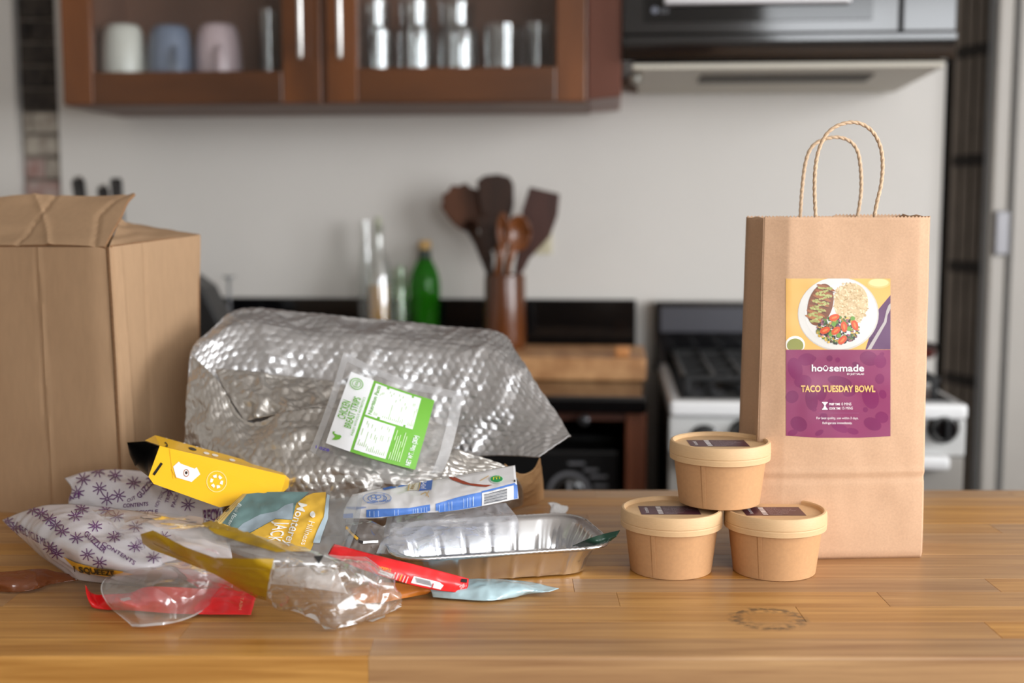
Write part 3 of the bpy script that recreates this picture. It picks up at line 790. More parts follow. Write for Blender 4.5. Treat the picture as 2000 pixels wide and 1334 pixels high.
# slanted knife block (mostly hidden by the cardboard box)
kb = thing('knife_block', 'black slanted knife block with knife handles sticking up behind the cardboard box', 'knife block', K(ku(340, .3), .3, .0006))
def kp(px, py, d): q = PK(px, py, d); return K(q[0], d, max(q[1], .0006))
front = [kp(180, 800, .36), kp(420, 800, .36), kp(432, 640, .36), kp(393, 562, .36), kp(320, 510, .36), kp(160, 470, .36)]
G().prism(front, -KN*.11).put('block', m_blk2, kb, bevel=.004)
for (xt, yt, xb, yb, w, dd, mt) in ((152, 350, 172, 500, .015, .33, 'a'), (200, 366, 218, 500, .013, .3, 'b'), (226, 348, 240, 520, .014, .27, 'a')):
    a = kp(xt, yt, dd); b = kp(xb, yb, dd)
    hnd = G().tube([a, a.lerp(b, .03), a.lerp(b, .5), b], [w*.75, w, w*.85, w*.8], 12).put('knife_handle', m_blk, kb, smooth=40)
    if mt == 'b' or xt == 152:
        dirv = (a-b).normalized()
        G().tube([a+dirv*.0005, a+dirv*.006], [w*.78, w*.55], 12).put('end_cap', m_steel, hnd, smooth=40)

# ================================================================== STOVE
DS = .66
sa, sb = ku(1283, DS), ku(1907, DS)
m_enam = mat('white_enamel', (226, 226, 226), rough=.22, coat=.4)
m_cook = mat('black_cooktop', (20, 20, 22), rough=.2, coat=.3)
m_iron = mat('cast_iron', (18, 18, 19), rough=.5)
ctz = kz(787, DS, 1600)
st = thing('gas_stove', 'white gas stove with black backguard and cast iron grates', 'stove', K((sa+sb)/2, .33, FLZ))
a = ku(1313, DS)
G().kbox(a, sb, .06, DS-.03, FLZ, ctz-.03).put('body', mat('stove_side_dark', (44, 42, 42), rough=.4), st, bevel=.004)
G().kbox(a, sb, .06, DS, ctz-.03, ctz).put('cooktop_rim', m_enam, st, bevel=.008, segs=3)
G().kbox(a+.02, sb-.02, .08, DS-.035, ctz-.004, ctz+.0025).put('cooktop', m_cook, st, bevel=.001)
pz0 = kz(890, DS-.01, 1700)
G().kbox(a, sb, DS-.03, DS-.012, pz0, ctz-.031).put('control_panel', mat('pale_grey_enamel', (196, 196, 194), rough=.3, coat=.3), st, bevel=.004)
G().kbox(a, sb, DS-.03, DS-.018, FLZ+.1, pz0-.002).put('oven_door', mat('grey_oven_door', (150, 146, 140), rough=.35), st, bevel=.004)
hz_ = kz(903, DS+.02, 1700)
G().kbox(a+.02, sb-.035, DS-.017, DS+.025, hz_-.014, hz_+.014).put('oven_handle', m_enam, st, bevel=.009, segs=4)
for px, py in ((1377, 862), (1456, 850), (1545, 846), (1760, 842), (1846, 838)):
    u, z = PK(px, py, DS+.005)
    kn = G().lathe([(.030, 0), (.030, .004), (.024, .008), (.022, .026), (.019, .030), (0, .030)], K(u, DS-.0115, z), 28, axis=KN).put('knob', m_blk, st, smooth=40)
    G().kbox(u-.0045, u+.0045, DS+.018, DS+.028, z-.022, z+.022).put('grip', m_blk2, kn, bevel=.002)
bgt = kz(588, .06, 1370); bga = ku(1281, .08)
G().kbox(bga, sb-.03, .012, .075, ctz-.02, bgt).put('backguard', m_blk, st, bevel=.006, segs=3)
G().kbox(bga+.012, sb-.04, .0755, .082, kz(650, .08, 1370), bgt-.012).put('backguard_panel', mat('grey_backguard_panel', (72, 72, 78), rough=.3, metal=.3), st, bevel=.003)
for cxu in (.27, .73):
    uc_ = a+(sb-a)*cxu
    for dd in (.2, .45):
        G().lathe([(.045, 0), (.045, .008), (.03, .014), (.028, .02), (0, .02)], K(uc_, dd, ctz+.003), 24).put('burner', m_iron, st, smooth=40)
    gr = G()
    w_ = (sb-a)*.21
    for k in range(5):
        uu = uc_-w_+2*w_*k/4; gr.kbox(uu-.005, uu+.005, .1, .56, ctz+.026, ctz+.038)
    for dd in (.1, .2, .33, .45, .56): gr.kbox(uc_-w_, uc_+w_, dd-.005, dd+.005, ctz+.0265, ctz+.0375)
    for uu in (uc_-w_+.006, uc_+w_-.006):
        for dd in (.1, .56): gr.kbox(uu-.006, uu+.006, dd-.006, dd+.006, ctz+.0026, ctz+.03)
    gr.put('grate', m_iron, st, bevel=.002)
# dark red pot on the stove behind the paper bag
d = .22; u = ku(1790, d); zp = ctz+.0385
pt = thing('saucepan', 'dark red saucepan on the stove grate behind the paper bag', 'pan', K(u, d, zp))
rp = .052; hp_ = kz(672, d, 1800)-zp
G().lathe([(0, 0), (rp*.85, 0), (rp*.95, .006), (rp, hp_*.9), (rp*1.04, hp_), (rp*.97, hp_), (rp*.93, hp_*.9), (rp*.88, .01), (0, .01)], K(u, d, zp), 36).put('body', mat('dark_red_enamel', (74, 16, 14), rough=.2, coat=.5), pt, smooth=50)
G().lathe([(rp*.985, 0), (rp*1.06, .002), (rp*1.06, .007), (rp*.985, .008)], K(u, d, zp+hp_-.006), 36, closed=True).put('rim', m_blk2, pt, smooth=50)
# ================================================================== PAPER BAG
m_bag = mat('kraft_bag_paper', (202, 165, 134), rough=.7, var=.07, vscale=500, bump=.1, bscale=120, spec=.25)
BL = PZ(1476, 1096); BR = PZ(1801, 1090.5); BHT = .3575
bx = (BR-BL); bw = bx.length; bx.normalize(); bn = Vector((bx.y, -bx.x, 0))      # bn points to the camera
bag = thing('paper_bag', 'tall kraft paper carrier bag with twisted handles and a purple meal label', 'bag', (BL+BR)/2)
NU, NVv = 90, 110; depth = .088
def gs(x, c, w): return math.exp(-((x-c)/w)**2)
def front_pt(s, t):
    """s 0..1 across, t 0..1 up"""
    w = 1-.032*t
    x = .5+(s-.5)*w
    dpt = .0045*math.sin(math.pi*s)*math.sin(math.pi*min(1, t*1.1))        # soft belly
    # vertical gusset crease near the left and right edges, stronger at the top
    sl = .145
    dpt -= .007*max(0, (sl-s)/sl)*(.35+.65*t) + .003*max(0, (s-.93)/.07)*t
    dpt += .0012*gs(t, .262, .008) - .0016*gs(t, .243, .008)                  # fold of the flat-packed bottom
    dpt -= .006*max(0, .02-t)/.02*.5
    p = noise.noise(Vector((s*3.1, t*6.3, 1.7)))*.0018+noise.noise(Vector((s*9, t*15, 4.2)))*.0006
    dpt += p*min(1, t*12)
    q = BL + bx*(bw*x) + bn*dpt
    q.z = BHT*t
    return q
A = np.array([[tuple(front_pt(i/(NU-1), j/(NVv-1))) for i in range(NU)] for j in range(NVv)])
tooth = np.array([.0011 if i % 2 else -.0006 for i in range(NU)])
A[-1, :, 2] += tooth
gfront = G().grid(A); bvh_bag = BVHTree.FromPolygons(gfront.v, gfront.f)
fp = gfront.put('front_panel', m_bag, bag, smooth=True, solid=.0004, fix=False)
B_ = A.copy(); 
for j in range(NVv):
    for i in range(NU):
        s = i/(NU-1); q = Vector(A[j, i]); base = BL+bx*(bw*(.5+(s-.5)*(1-.032*j/(NVv-1))))
        B_[j, i] = (base.x-bn.x*depth*(1-.1*j/(NVv-1)), base.y-bn.y*depth*(1-.1*j/(NVv-1)), A[j, i, 2])
for j in range(NVv):     # back panel stands a hair taller on its right half
    if j == NVv-1: B_[j, 50:, 2] += .0018
G().grid(B_).put('back_panel', m_bag, bag, smooth=True, solid=.0004, fix=False)
for col, sg_ in ((0, -1), (NU-1, 1)):
    n3 = 9; S_ = np.zeros((NVv, n3, 3))
    for j in range(NVv):
        for k in range(n3):
            f = k/(n3-1); p = A[j, col]*(1-f)+B_[j, col]*f
            inset = .014*(1-abs(2*f-1))*(j/(NVv-1))
            S_[j, k] = p - np.array(bx)*sg_*inset
    if True: S_[-1, 1:-1, 2] += np.array([.0011 if k % 2 else -.0006 for k in range(n3-2)])
    G().grid(S_).put('side_panel', m_bag, bag, smooth=True, solid=.0004, fix=False)
G().add([Vector(A[0, 0])+Vector((0,0,.0006)), Vector(A[0, -1])+Vector((0,0,.0006)), Vector(B_[0, -1])+Vector((0,0,.0006)), Vector(B_[0, 0])+Vector((0,0,.0006))], [(0, 1, 2, 3)]).put('bottom_panel', m_bag, bag)
m_cord = mat('twisted_paper_cord', (206, 176, 144), rough=.7, var=.12, vscale=200)
def twisted(px_pts, Y, name):
    P = crom(np.array([tuple(PY(a, b, Y+(BR.y-BL.y)*(a-1476)/325)) for a, b in px_pts]), np.linspace(0, 1, 150))
    P = [Vector(p) for p in P]; g = G(); ph = 0; prev = None
    strands = [[], []]
    up = None
    for i, p in enumerate(P):
        t_ = (P[min(i+1, 149)]-P[max(i-1, 0)]).normalized()
        if up is None: up = t_.orthogonal().normalized()
        up = (up-t_*up.dot(t_)).normalized(); w_ = t_.cross(up)
        if i: ph += (P[i]-P[i-1]).length*2*math.pi/.014
        for k in (0, 1):
            a = ph+k*math.pi; strands[k].append(p+(up*math.cos(a)+w_*math.sin(a))*.0006)
    for s_ in strands: g.tube(s_, .00155, 8)
    return g.put(name, m_cord, bag, smooth=True)
yb = BL.y
twisted([(1594, 470), (1593, 423), (1591, 370), (1593, 325), (1601, 288), (1618, 258), (1645, 242), (1676, 240), (1703, 256), (1719, 285), (1724, 320), (1721, 360), (1713, 395), (1708, 425), (1706, 470)], yb+.011, 'handle')
twisted([(1561, 470), (1563, 423), (1567, 365), (1574, 315), (1586, 287), (1607, 273), (1635, 268), (1660, 276), (1675, 296), (1681, 330), (1682, 370), (1678, 405), (1675, 423), (1674, 470)], yb+depth*.9-.004, 'handle')
# label
def mix(c1, c2, t): return tuple(c1[i]*(1-t)+c2[i]*t for i in range(3))
ink = Ink(); R = random.Random(3)
X0, X1, YT, YM, YB2 = 1535, 1739, 544, 683, 853
PUR = (134, 48, 92); PUR2 = (112, 20, 78); 
ink.rect(X0, YT, X1, YM, (226, 176, 94), sub=8)
ink.poly([(X0, YM), (X1, YM), (X1, YB2-1), ((X0+X1)/2+40, YB2+2), ((X0+X1)/2-40, YB2+2), (X0, YB2-2)], PUR, sub=8)
ink.up()
def clip(pts):
    return [(min(max(x, X0), X1), min(max(y, YT), YM-.2)) for x, y in pts]
def cell(cx, cy, rx, ry, col, n=26, rot=0):
    c, q = math.cos(rot), math.sin(rot)
    pts = clip([(cx+rx*math.cos(a)*c-ry*math.sin(a)*q, cy+rx*math.cos(a)*q+ry*math.sin(a)*c) for a in [2*math.pi*i/n for i in range(n)]])
    out = []
    for p in pts:
        if not out or abs(p[0]-out[-1][0])+abs(p[1]-out[-1][1]) > 1e-4: out.append(p)
    if len(out) > 2: ink.poly(out, col, sub=0 if max(rx, ry) < 9 else 9)
ink.poly([(1690, YM-.5), (1714, 606), (X1, 576), (X1, YM-.5)], (92, 54, 92), sub=9)      # napkin
ink.poly([(1690, YM-.5), (1712, 628), (1719, 628), (1700, YM-.5)], (72, 42, 74), sub=9)
cell(1716, 553, 22, 10, (206, 190, 120)); cell(1553, 673, 19, 17, (240, 236, 226))
ink.up()
cell(1637, 613, 79, 72, (196, 192, 184), 48); cell(1553, 675, 16, 14, (140, 142, 72)); cell(1716, 552, 19, 7.5, (222, 210, 150))
ink.up()
cell(1636, 612, 77, 70, (214, 212, 206), 48)
ink.poly([(1693, YM-.5), (1726, 628), (1731, 606), (1735, 596), (X1, 592), (X1, 603), (1733, 616), (1731, 630), (1701, YM-.5)], (176, 168, 166), sub=9)
ink.up()
cell(1636, 613, 64, 58, (220, 218, 213), 40)
ink.up()
# rice heap, chicken, salad
cell(1662, 592, 33, 39, (206, 182, 140), 30, .15)
ink.up()
for k in range(420):
    a = R.uniform(0, 6.28); r_ = math.sqrt(R.random()); x = 1661+r_*34*math.cos(a); y = 592+r_*40*math.sin(a)-.25*(r_*34*math.cos(a))*-.6
    if x < 1628 and y > 575: continue
    cell(x, y, 2.6, 1.5, mix((178, 148, 104), (232, 214, 178), R.random()), 7, R.uniform(0, 3))
ink.up()
cell(1602, 595, 24, 42, (120, 66, 32), 30, .28); ink.up()
for k, (x, y) in enumerate([(1613, 562), (1609, 572), (1605, 582), (1601, 592), (1597, 602), (1593, 612), (1590, 622)]):
    cell(x, y, 19, 3.6, mix((178, 112, 62), (146, 84, 44), R.random()), 14, .35); cell(x+2, y+4.5, 17, 1.1, (84, 42, 20), 10, .35)
ink.up()
zz_ = [(1600, 562), (1624, 564), (1594, 574), (1622, 578), (1588, 588), (1616, 592), (1584, 602), (1610, 606), (1580, 615), (1604, 620), (1584, 627), (1598, 628)]
for p, q_ in zip(zz_[:-1], zz_[1:]):
    for t_ in np.linspace(0, 1, 9): cell(p[0]+(q_[0]-p[0])*t_+R.uniform(-1, 1), p[1]+(q_[1]-p[1])*t_+R.uniform(-1, 1), R.uniform(2, 3.4), R.uniform(1.6, 2.4), mix((150, 152, 76), (186, 186, 118), R.random()), 8, R.random())
for k in range(260):
    a = R.uniform(0, 6.28); r_ = math.sqrt(R.random()); x = 1636+r_*42*math.cos(a); y = 644+r_*27*math.sin(a)
    cell(x, y, R.uniform(2, 4), R.uniform(1.6, 3), R.choice([(34, 30, 34), (46, 40, 44), (196, 158, 60), (92, 128, 52), (60, 92, 40), (150, 90, 110), (214, 176, 90), (40, 34, 36)]), 8, R.uniform(0, 3))
ink.up()
for x, y, rr in ((1629, 620, -.3), (1611, 645, -.4), (1632, 646, -.7), (1648, 638, 1.4), (1669, 635, 1.2), (1645, 664, -.8)):
    cell(x, y, 10.5, 6.4, (206, 78, 34), 16, rr)
for x, y in ((1628, 633), (1658, 642), (1638, 655), (1665, 622), (1622, 653)): cell(x, y, 4.5, 4.5, (104, 152, 60), 12)
ink.up()
for x, y, rr in ((1629, 620, -.3), (1611, 645, -.4), (1632, 646, -.7), (1648, 638, 1.4), (1669, 635, 1.2), (1645, 664, -.8)):
    cell(x, y, 6, 2.2, (230, 128, 66), 12, rr)
# purple half: blobs, logo, text
blobs = [(1575, 702, 17, 12), (1553, 720, 14, 22), (1590, 700, 4, 4), (1620, 700, 6, 6), (1636, 703, 5, 5), (1697, 700, 18, 14), (1719, 706, 12, 13), (1722, 692, 5, 4), (1568, 745, 17, 13), (1547, 775, 13, 12), (1585, 780, 12, 22), (1605, 770, 9, 14), (1700, 775, 16, 24), (1718, 740, 9, 10), (1722, 815, 13, 11), (1704, 828, 18, 12), (1640, 745, 24, 10), (1660, 765, 14, 9), (1560, 828, 17, 14), (1590, 800, 5, 4), (1608, 815, 8, 9), (1548, 845, 10, 6), (1640, 835, 18, 8), (1665, 842, 12, 6), (1690, 800, 5, 5), (1620, 790, 7, 12), (1672, 712, 8, 5), (1600, 845, 9, 5), (1724, 770, 7, 9)]
for i, (x, y, rx, ry) in enumerate(blobs): ink.ell(x, y, rx, ry, mix(PUR2, (132, 28, 92), R.random()*.5), rot=R.uniform(-.6, .6), n=22, sub=9, layer=1)
WH = (246, 238, 240)
ink.text('ho', (1585, 725), (1606, 725), (0, -13), WH, .02); ink.ring(1612, 717, 5.6, 8, .32, WH, n=14, a0=0, a1=math.pi); ink.ring(1612, 716.5, 3.2, 3.2, .35, WH, n=10, a0=math.pi, a1=2*math.pi)
ink.text('semade', (1619.5, 725), (1687, 725), (0, -13), WH, .02)
ink.text('BY JUST SALAD', (1654, 732), (1687, 732), (0, -3.6), WH, .01)
ink.text('TACO TUESDAY BOWL', (1564, 765), (1709, 765), (0, -12), (240, 192, 118), .03)
ink.poly([(1606, 786), (1615, 786), (1611.3, 792), (1615, 799), (1606, 799), (1609.7, 792)], WH, sub=0)
ink.rect(1605, 785, 1616, 787, WH, sub=0); ink.rect(1605, 798, 1616, 800, WH, sub=0)
ink.text('PREP TIME', (1619, 791), (1640, 791), (0, -4), WH, .03); ink.text('0 MINS', (1643, 791.5), (1662, 791.5), (0, -5.5), WH)
ink.text('COOK TIME', (1619, 799.5), (1641, 799.5), (0, -4), WH, .03); ink.text('15 MINS', (1644, 799.5), (1665, 799.5), (0, -5.5), WH)
ink.rect(1595, 806, 1677, 806.7, (150, 84, 124), sub=0)
ink.text('For best quality, use within 3 days.', (1594, 818.5), (1676, 818.5), (0, -4.6), WH); ink.text('Refrigerate immediately.', (1606, 828), (1664, 828), (0, -4.6), WH)
ink.put('meal_label', onto(bvh_bag), bag, lift=.0003, step=.00006)['label'] = 'purple meal label with a plate of food printed on its top half'

# ================================================================== KRAFT BOWLS
m_bowl = mat('kraft_bowl_board', (196, 151, 108), rough=.55, var=.06, vscale=300, bump=.06, bscale=90, spec=.3)
m_lid = mat('pale_kraft_lid', (214, 179, 136), rough=.5, var=.05, vscale=220, stretch=(1, 1, 6), spec=.3)
pb = PZ(1314, 1134); BC = Vector((PZ(1314, 1120).x, pb.y+.0415, 0))
HB = .0515; HL = .0645
bowl = thing('kraft_bowl', 'lidded kraft paper bowl standing beside the aluminium tray', 'bowl', BC, 'lidded kraft paper bowls')
G().lathe([(0, .003), (.036, .003), (.0405, 0), (.0413, .0006), (.0475, HB), (.0465, HB), (.0405, .005), (0, .005)], BC, 72).put('cup', m_bowl, bowl, smooth=40)
lidp = [(.0, HL-.0042), (.0468, HL-.0042), (.0472, HL-.001), (.0485, HL), (.0502, HL-.0004), (.0513, HL-.0025), (.0516, HL-.0115), (.0511, HL-.0122), (.0511, HL-.0128), (.0515, HL-.0134), (.0512, HL-.0182), (.0502, HL-.0187), (.0498, HL-.0182), (.0500, HL-.006), (.0, HL-.0062)]
lid = G().lathe(lidp, BC, 84).put('lid', m_lid, bowl, smooth=35)
# seam of the cup wall: overlapping strip edge
sm_ = []
for dz_ in (0, 1):
    for k in range(5):
        a = math.radians(238+k*1.2); r_ = (.0413+(.0475-.0413)*dz_)+.0004; sm_.append(BC+Vector((r_*math.cos(a), r_*math.sin(a), .001 if not dz_ else HB-.006)))
G().add(sm_, [(k, k+1, k+6, k+5) for k in range(4)]).put('cup_seam', m_bowl, bowl, solid=.0003)
# lid label
ink = Ink()
lw, lh = .060, .036
ink.rect(-lw/2, -lh/2, lw/2, lh/2, (82, 44, 56), sub=.01); ink.up()
ink.text('housemade', (-.0215, -.011), (-.0215, .011), (-.0042, 0), (226, 220, 222), .01)
for y0, y1 in ((-.0155, -.0125), (-.0105, -.0065), (-.005, .001), (.0025, .007), (.009, .0155)): ink.rect(-.0125, y0, -.0075, y1, (222, 216, 216), sub=0)
for k in range(6): ink.text(['TACO BOWL', 'Black Bean, Corn &', 'Cherry Tomato Salad', 'Store in refrigerator until', 'ready to use. Refrigerate', 'immediately'][k], (-.0055, -.0155+.0055*(5-k)), (-.0055+[.012, .019, .021, .029, .026, .012][5-k], -.0155+.0055*(5-k)), (0, .0026), (186, 170, 176))
ink.put('lid_label', plane_map(BC+Vector((-.002, .002, HL-.0042)), (1, 0, 0), (0, 1, 0), (0, 0, 1)), lid, lift=.0002, step=.00012)['label'] = 'dark plum ingredient sticker'
pr = PZ(1516, 1136.5); BC2 = Vector((PZ(1518, 1122).x, pr.y+.0415, 0))
copy_tree(bowl, BC2-BC, 'lidded kraft paper bowl standing against the front of the paper bag')
mid = Vector((PY(1409, 900, BC.y+.012).x, BC.y+.022, HL+.0006))
copy_tree(bowl, mid-BC, 'lidded kraft paper bowl stacked on top of the two others')

# ================================================================== CARDBOARD BOX
m_card = mat('corrugated_cardboard', (172, 141, 110), rough=.8, var=.05, vscale=160, bump=.08, bscale=60, stretch=(1, 1, .25), spec=.2)
m_edge = mat('cardboard_cut_edge', (142, 106, 74), rough=.9, var=.2, vscale=300)
f0b = PY(238, 1018, 1.447); f0b.z = 0; f0t = PY(206, 481, 1.45)
r0b = PY(393, 980, 1.598); r0b.z = 0; r0t = PY(390, 459, 1.605)
lb = PY(-160, 1015, 1.53); lb.z = 0; lt = PY(-160, 482, 1.53)
off = (lb-f0b); kb_ = r0b+off; kt_ = r0t+(lt-f0t)
box = thing('cardboard_box', 'large open brown corrugated cardboard shipping box with raised flaps', 'box', (f0b+kb_)/2)
def panel(name, pts, thick=.0035, crease=None, nrm=None, sub=1, bulge=None, bev=.0012):
    """pts: bl, br, tr, tl seen from outside"""
    bl, br, tr, tl = [Vector(p) for p in pts]; nu, nv = 80, 70
    A = np.zeros((nv, nu, 3)); n = (br-bl).cross(tl-bl).normalized()
    for j in range(nv):
        for i in range(nu):
            s, t_ = i/(nu-1), j/(nv-1); p = (bl*(1-s)+br*s)*(1-t_)+(tl*(1-s)+tr*s)*t_
            p = p+n*(bulge(s, t_) if bulge else 0); A[j, i] = p
    g = G().grid(A); 
    Bk = A-np.array(n)*thick; m0 = len(g.v); g.grid(Bk[:, ::-1])
    idx = lambda j, i: j*nu+i
    ib = lambda j, i: m0+j*nu+(nu-1-i)
    for i in range(nu-1):
        g.f.append([idx(0, i+1), idx(0, i), ib(0, i), ib(0, i+1)]); g.f.append([idx(nv-1, i), idx(nv-1, i+1), ib(nv-1, i+1), ib(nv-1, i)])
    for j in range(nv-1):
        g.f.append([idx(j, 0), idx(j+1, 0), ib(j+1, 0), ib(j, 0)]); g.f.append([idx(j+1, nu-1), idx(j, nu-1), ib(j, nu-1), ib(j+1, nu-1)])
    o = g.put(name, [m_card, m_edge], box, smooth=30)
    nf = len(g.f)
    for k in range(2*(nu-1)*(nv-1), nf): o.data.polygons[k].material_index = 1
    return o
nz_ = lambda s, t_, k: noise.noise(Vector((s*3+k, t_*4, k*1.7)))*.002
panel('front_panel', (lb, f0b-Vector((.002, 0, 0)), f0t-Vector((.002, 0, .001)), lt), bulge=lambda s, t_: nz_(s, t_, 3)-.0016*gs(s, .645+.03*(1-t_), .008)+.0012*gs(s, .66+.03*(1-t_), .01)+.004*max(0, (s-.9)/.1)**2*-1)
panel('side_panel', (f0b+Vector((.004, .001, 0)), r0b, r0t, f0t+Vector((.004, .001, -.001))), bulge=lambda s, t_: nz_(s, t_, 8)+.0034*gs(s, .10+.06*(1-t_), .02)*(.5+.5*(1-t_))-.0025*gs(s, .035, .015)-.002*gs(s, .36, .02)*t_)
panel('back_panel', (r0b, kb_, kt_, r0t))
panel('side_panel', (kb_, lb, lt, kt_))
G().add([f0b+Vector((0,.004,.0035)), r0b+Vector((-.004,0,.0035)), kb_+Vector((0,-.004,.0035)), lb+Vector((.004,0,.0035)), f0b+Vector((0,.004,.0003)), r0b+Vector((-.004,0,.0003)), kb_+Vector((0,-.004,.0003)), lb+Vector((.004,0,.0003))], [(0,1,2,3),(7,6,5,4),(0,4,5,1),(1,5,6,2),(2,6,7,3),(3,7,4,0)]).put('bottom_panel', m_card, box)
# flaps
def diag(s, t_, a, b, w): d_ = t_-(a+(b-a)*s); return gs(d_, 0, w)
ft_r, ft_l = PY(261, 374, 1.545), PY(-160, 398, 1.60)
panel('front_flap', (lt+Vector((0, 0, .001)), f0t+Vector((-.002, 0, .001)), ft_r, ft_l), bulge=lambda s, t_: nz_(s, t_, 5)*1.5+.0020*gs(s-(.72-.16*t_), 0, .013)-.0020*gs(s-(.95-.10*min(t_,.55)+.16*max(0,t_-.55)), 0, .013)-.002*gs(s-(.55+.1*t_), 0, .012)-.004*gs(t_, 1, .12)*math.sin(s*9), bev=.001)
sfl = PY(236, 428, 1.56); sfr = PY(300, 438, 1.66)
panel('side_flap', (f0t+Vector((.004, .003, .0012)), r0t+Vector((0, 0, .0012)), sfr+Vector((-.03, .0, .001)), sfl), bulge=lambda s, t_: nz_(s, t_, 6))
#panel('back_flap', (r0t+Vector((-.004, .004, .0)), kt_+Vector((0, .004, .0)), kt_+Vector((.01, .03, -.1)), r0t+Vector((.0, .035, -.1))))

# ================================================================== BUBBLE MAILER
m_bub = mat('silver_bubble_film', (205, 205, 206), rough=.33, metal=.86, bump=.35, bscale=140)
m_bub2 = mat('silver_bubble_film_tinted', (194, 190, 184), rough=.34, metal=.8, bump=.35, bscale=140)
m_mk = kraft('mailer_kraft', (190, 150, 106))
mail = thing('bubble_mailer', 'crumpled silver bubble-lined mailer lying open beside the cardboard box', 'mailer', (-.12, 1.45, 0))
def bubbles(C, pitch=.0112, h=.0007):
    Lu = np.mean([np.linalg.norm(np.diff(C[j], axis=0), axis=1).sum() for j in range(C.shape[0])])
    Lv = np.mean([np.linalg.norm(np.diff(C[:, i], axis=0), axis=1).sum() for i in range(C.shape[1])])
    def f(nu, nv):
        u = np.linspace(0, Lu, nu)[None, :]; v = np.linspace(0, Lv, nv)[:, None]
        def lat(ox, oy):
            x = (u-ox)/pitch; y = (v-oy)/(pitch*1.732)
            return ((x-np.round(x))*pitch)**2+((y-np.round(y))*pitch*1.732)**2
        d2 = np.minimum(lat(0, 0), lat(pitch/2, pitch*.866)); r2 = (pitch*.40)**2
        return h*np.sqrt(np.clip(1-d2/r2, 0, 1))
    return f
C = ctrl([
 [(392,660,1.50),(470,606,1.56),(600,613,1.57),(730,624,1.57),(860,638,1.57),(975,651,1.56),(1012,692,1.52)],
 [(372,692,1.475),(465,643,1.51),(600,652,1.515),(730,665,1.515),(860,680,1.515),(968,695,1.50),(1046,748,1.48)],
 [(366,762,1.455),(458,708,1.485),(600,716,1.49),(730,732,1.49),(860,748,1.49),(975,770,1.475),(1086,806,1.455)],
 [(364,830,1.445),(470,800,1.47),(600,810,1.47),(730,820,1.47),(860,830,1.47),(978,840,1.455),(1114,851,1.42)],
 [(366,905,1.445),(470,900,1.45),(600,900,1.45),(730,900,1.45),(860,895,1.45),(968,890,1.44),(1053,894,1.41)]])
C = np.concatenate([C[:3], (C[2]*.12+C[3]*.88)[None], C[3:4], (C[3]*.86+C[4]*.14)[None], C[4:]], 0)
soft('back_panel', C, m_bub, mail, even=True, nu=330, nv=190, amp=.0045, freq=14, seed=3, fade=.03, extra=bubbles(C), solid=.0012)
C = ctrl([
 [(376,694,1.462),(424,742,1.43),(482,822,1.40),(560,806,1.385),(650,800,1.38),(760,846,1.375),(880,876,1.375),(985,908,1.38)],
 [(366,770,1.43),(418,820,1.40),(482,868,1.365),(560,868,1.345),(650,868,1.34),(760,898,1.34),(880,915,1.345),(1010,935,1.385)],
 [(363,860,1.42),(405,905,1.385),(482,940,1.335),(560,950,1.32),(650,950,1.32),(760,955,1.325),(880,955,1.345),(1020,955,1.41)],
 [(366,955,1.43),(410,995,1.40),(482,1030,1.35),(560,1045,1.34),(650,1045,1.34),(760,1040,1.345),(880,1025,1.37),(1020,985,1.46)]])
soft('front_panel', C, m_bub2, mail, nu=300, nv=150, amp=.005, freq=20, seed=9, fade=.03, extra=bubbles(C), solid=.0012)
C = ctrl([
 [(420,722,1.455),(520,730,1.46),(640,748,1.46),(760,780,1.46),(900,850,1.45)],
 [(440,765,1.43),(530,758,1.43),(640,770,1.43),(760,810,1.42),(900,868,1.42)],
 [(478,824,1.402),(556,806,1.39),(645,800,1.385),(758,845,1.378),(884,878,1.38)]])
soft('inner_fold', C, m_bub2, mail, nu=170, nv=60, amp=.007, freq=26, seed=5, fade=.04, extra=bubbles(C), solid=.0012)
C = ctrl([
 [(985,905,1.385),(1015,925,1.40),(1040,918,1.415),(1054,894,1.412)],
 [(992,950,1.40),(1022,955,1.425),(1048,945,1.45),(1058,925,1.47)],
 [(985,1002,1.46),(1020,990,1.49),(1050,982,1.52),(1062,975,1.535)]])
soft('kraft_outside', C, m_mk, mail, nu=40, nv=40, amp=.0015, freq=30, seed=2, solid=.0008)

# ================================================================== CLEAR POUCH with green label
m_film = film('clear_pouch_film', tint=(.92, .92, .92), haze=.10, hazecol=(.75, .75, .76), gl=1.3, rough=.09)
m_seal = film('embossed_seal_film', tint=(.85, .85, .86), haze=.32, hazecol=(.72, .72, .73), gl=1.2, rough=.25)
pouch = thing('chicken_strips_pouch', 'empty clear vacuum pouch with a green and white label leaning on the silver mailer', 'pouch', PY(740, 940, 1.31))
C = ctrl([
 [(671,688,1.405),(740,722,1.40),(820,750,1.40),(907,768,1.405)],
 [(652,752,1.375),(722,782,1.358),(802,812,1.358),(893,832,1.375)],
 [(630,818,1.35),(700,850,1.33),(785,880,1.33),(878,890,1.35)],
 [(606,880,1.335),(670,925,1.315),(765,945,1.312),(860,930,1.33)]])
of, bv_p, Ap = soft('film', C, m_film, pouch, nu=90, nv=80, amp=.0022, freq=18, seed=12, fade=.12, octaves=2)
gs_ = G().grid(patch(C, 60, 60)); bv_p = BVHTree.FromPolygons(gs_.v, gs_.f)
def strip_between(A, j0, j1, i0, i1, name, material, parent, off=.0008):
    S_ = A[j0:j1, i0:i1]; n = normals(A)[j0:j1, i0:i1]
    g = G().grid(S_+n*off); return g.put(name, material, parent, smooth=True, fix=False)
strip_between(Ap, 0, 7, 0, 90, 'seal', m_seal, pouch); strip_between(Ap, 6, 80, 0, 6, 'seal', m_seal, pouch); strip_between(Ap, 6, 74, 82, 90, 'seal', m_seal, pouch)
TLp, TRp, BRp, BLp = (686, 730), (847, 786), (809, 919), (639, 867)
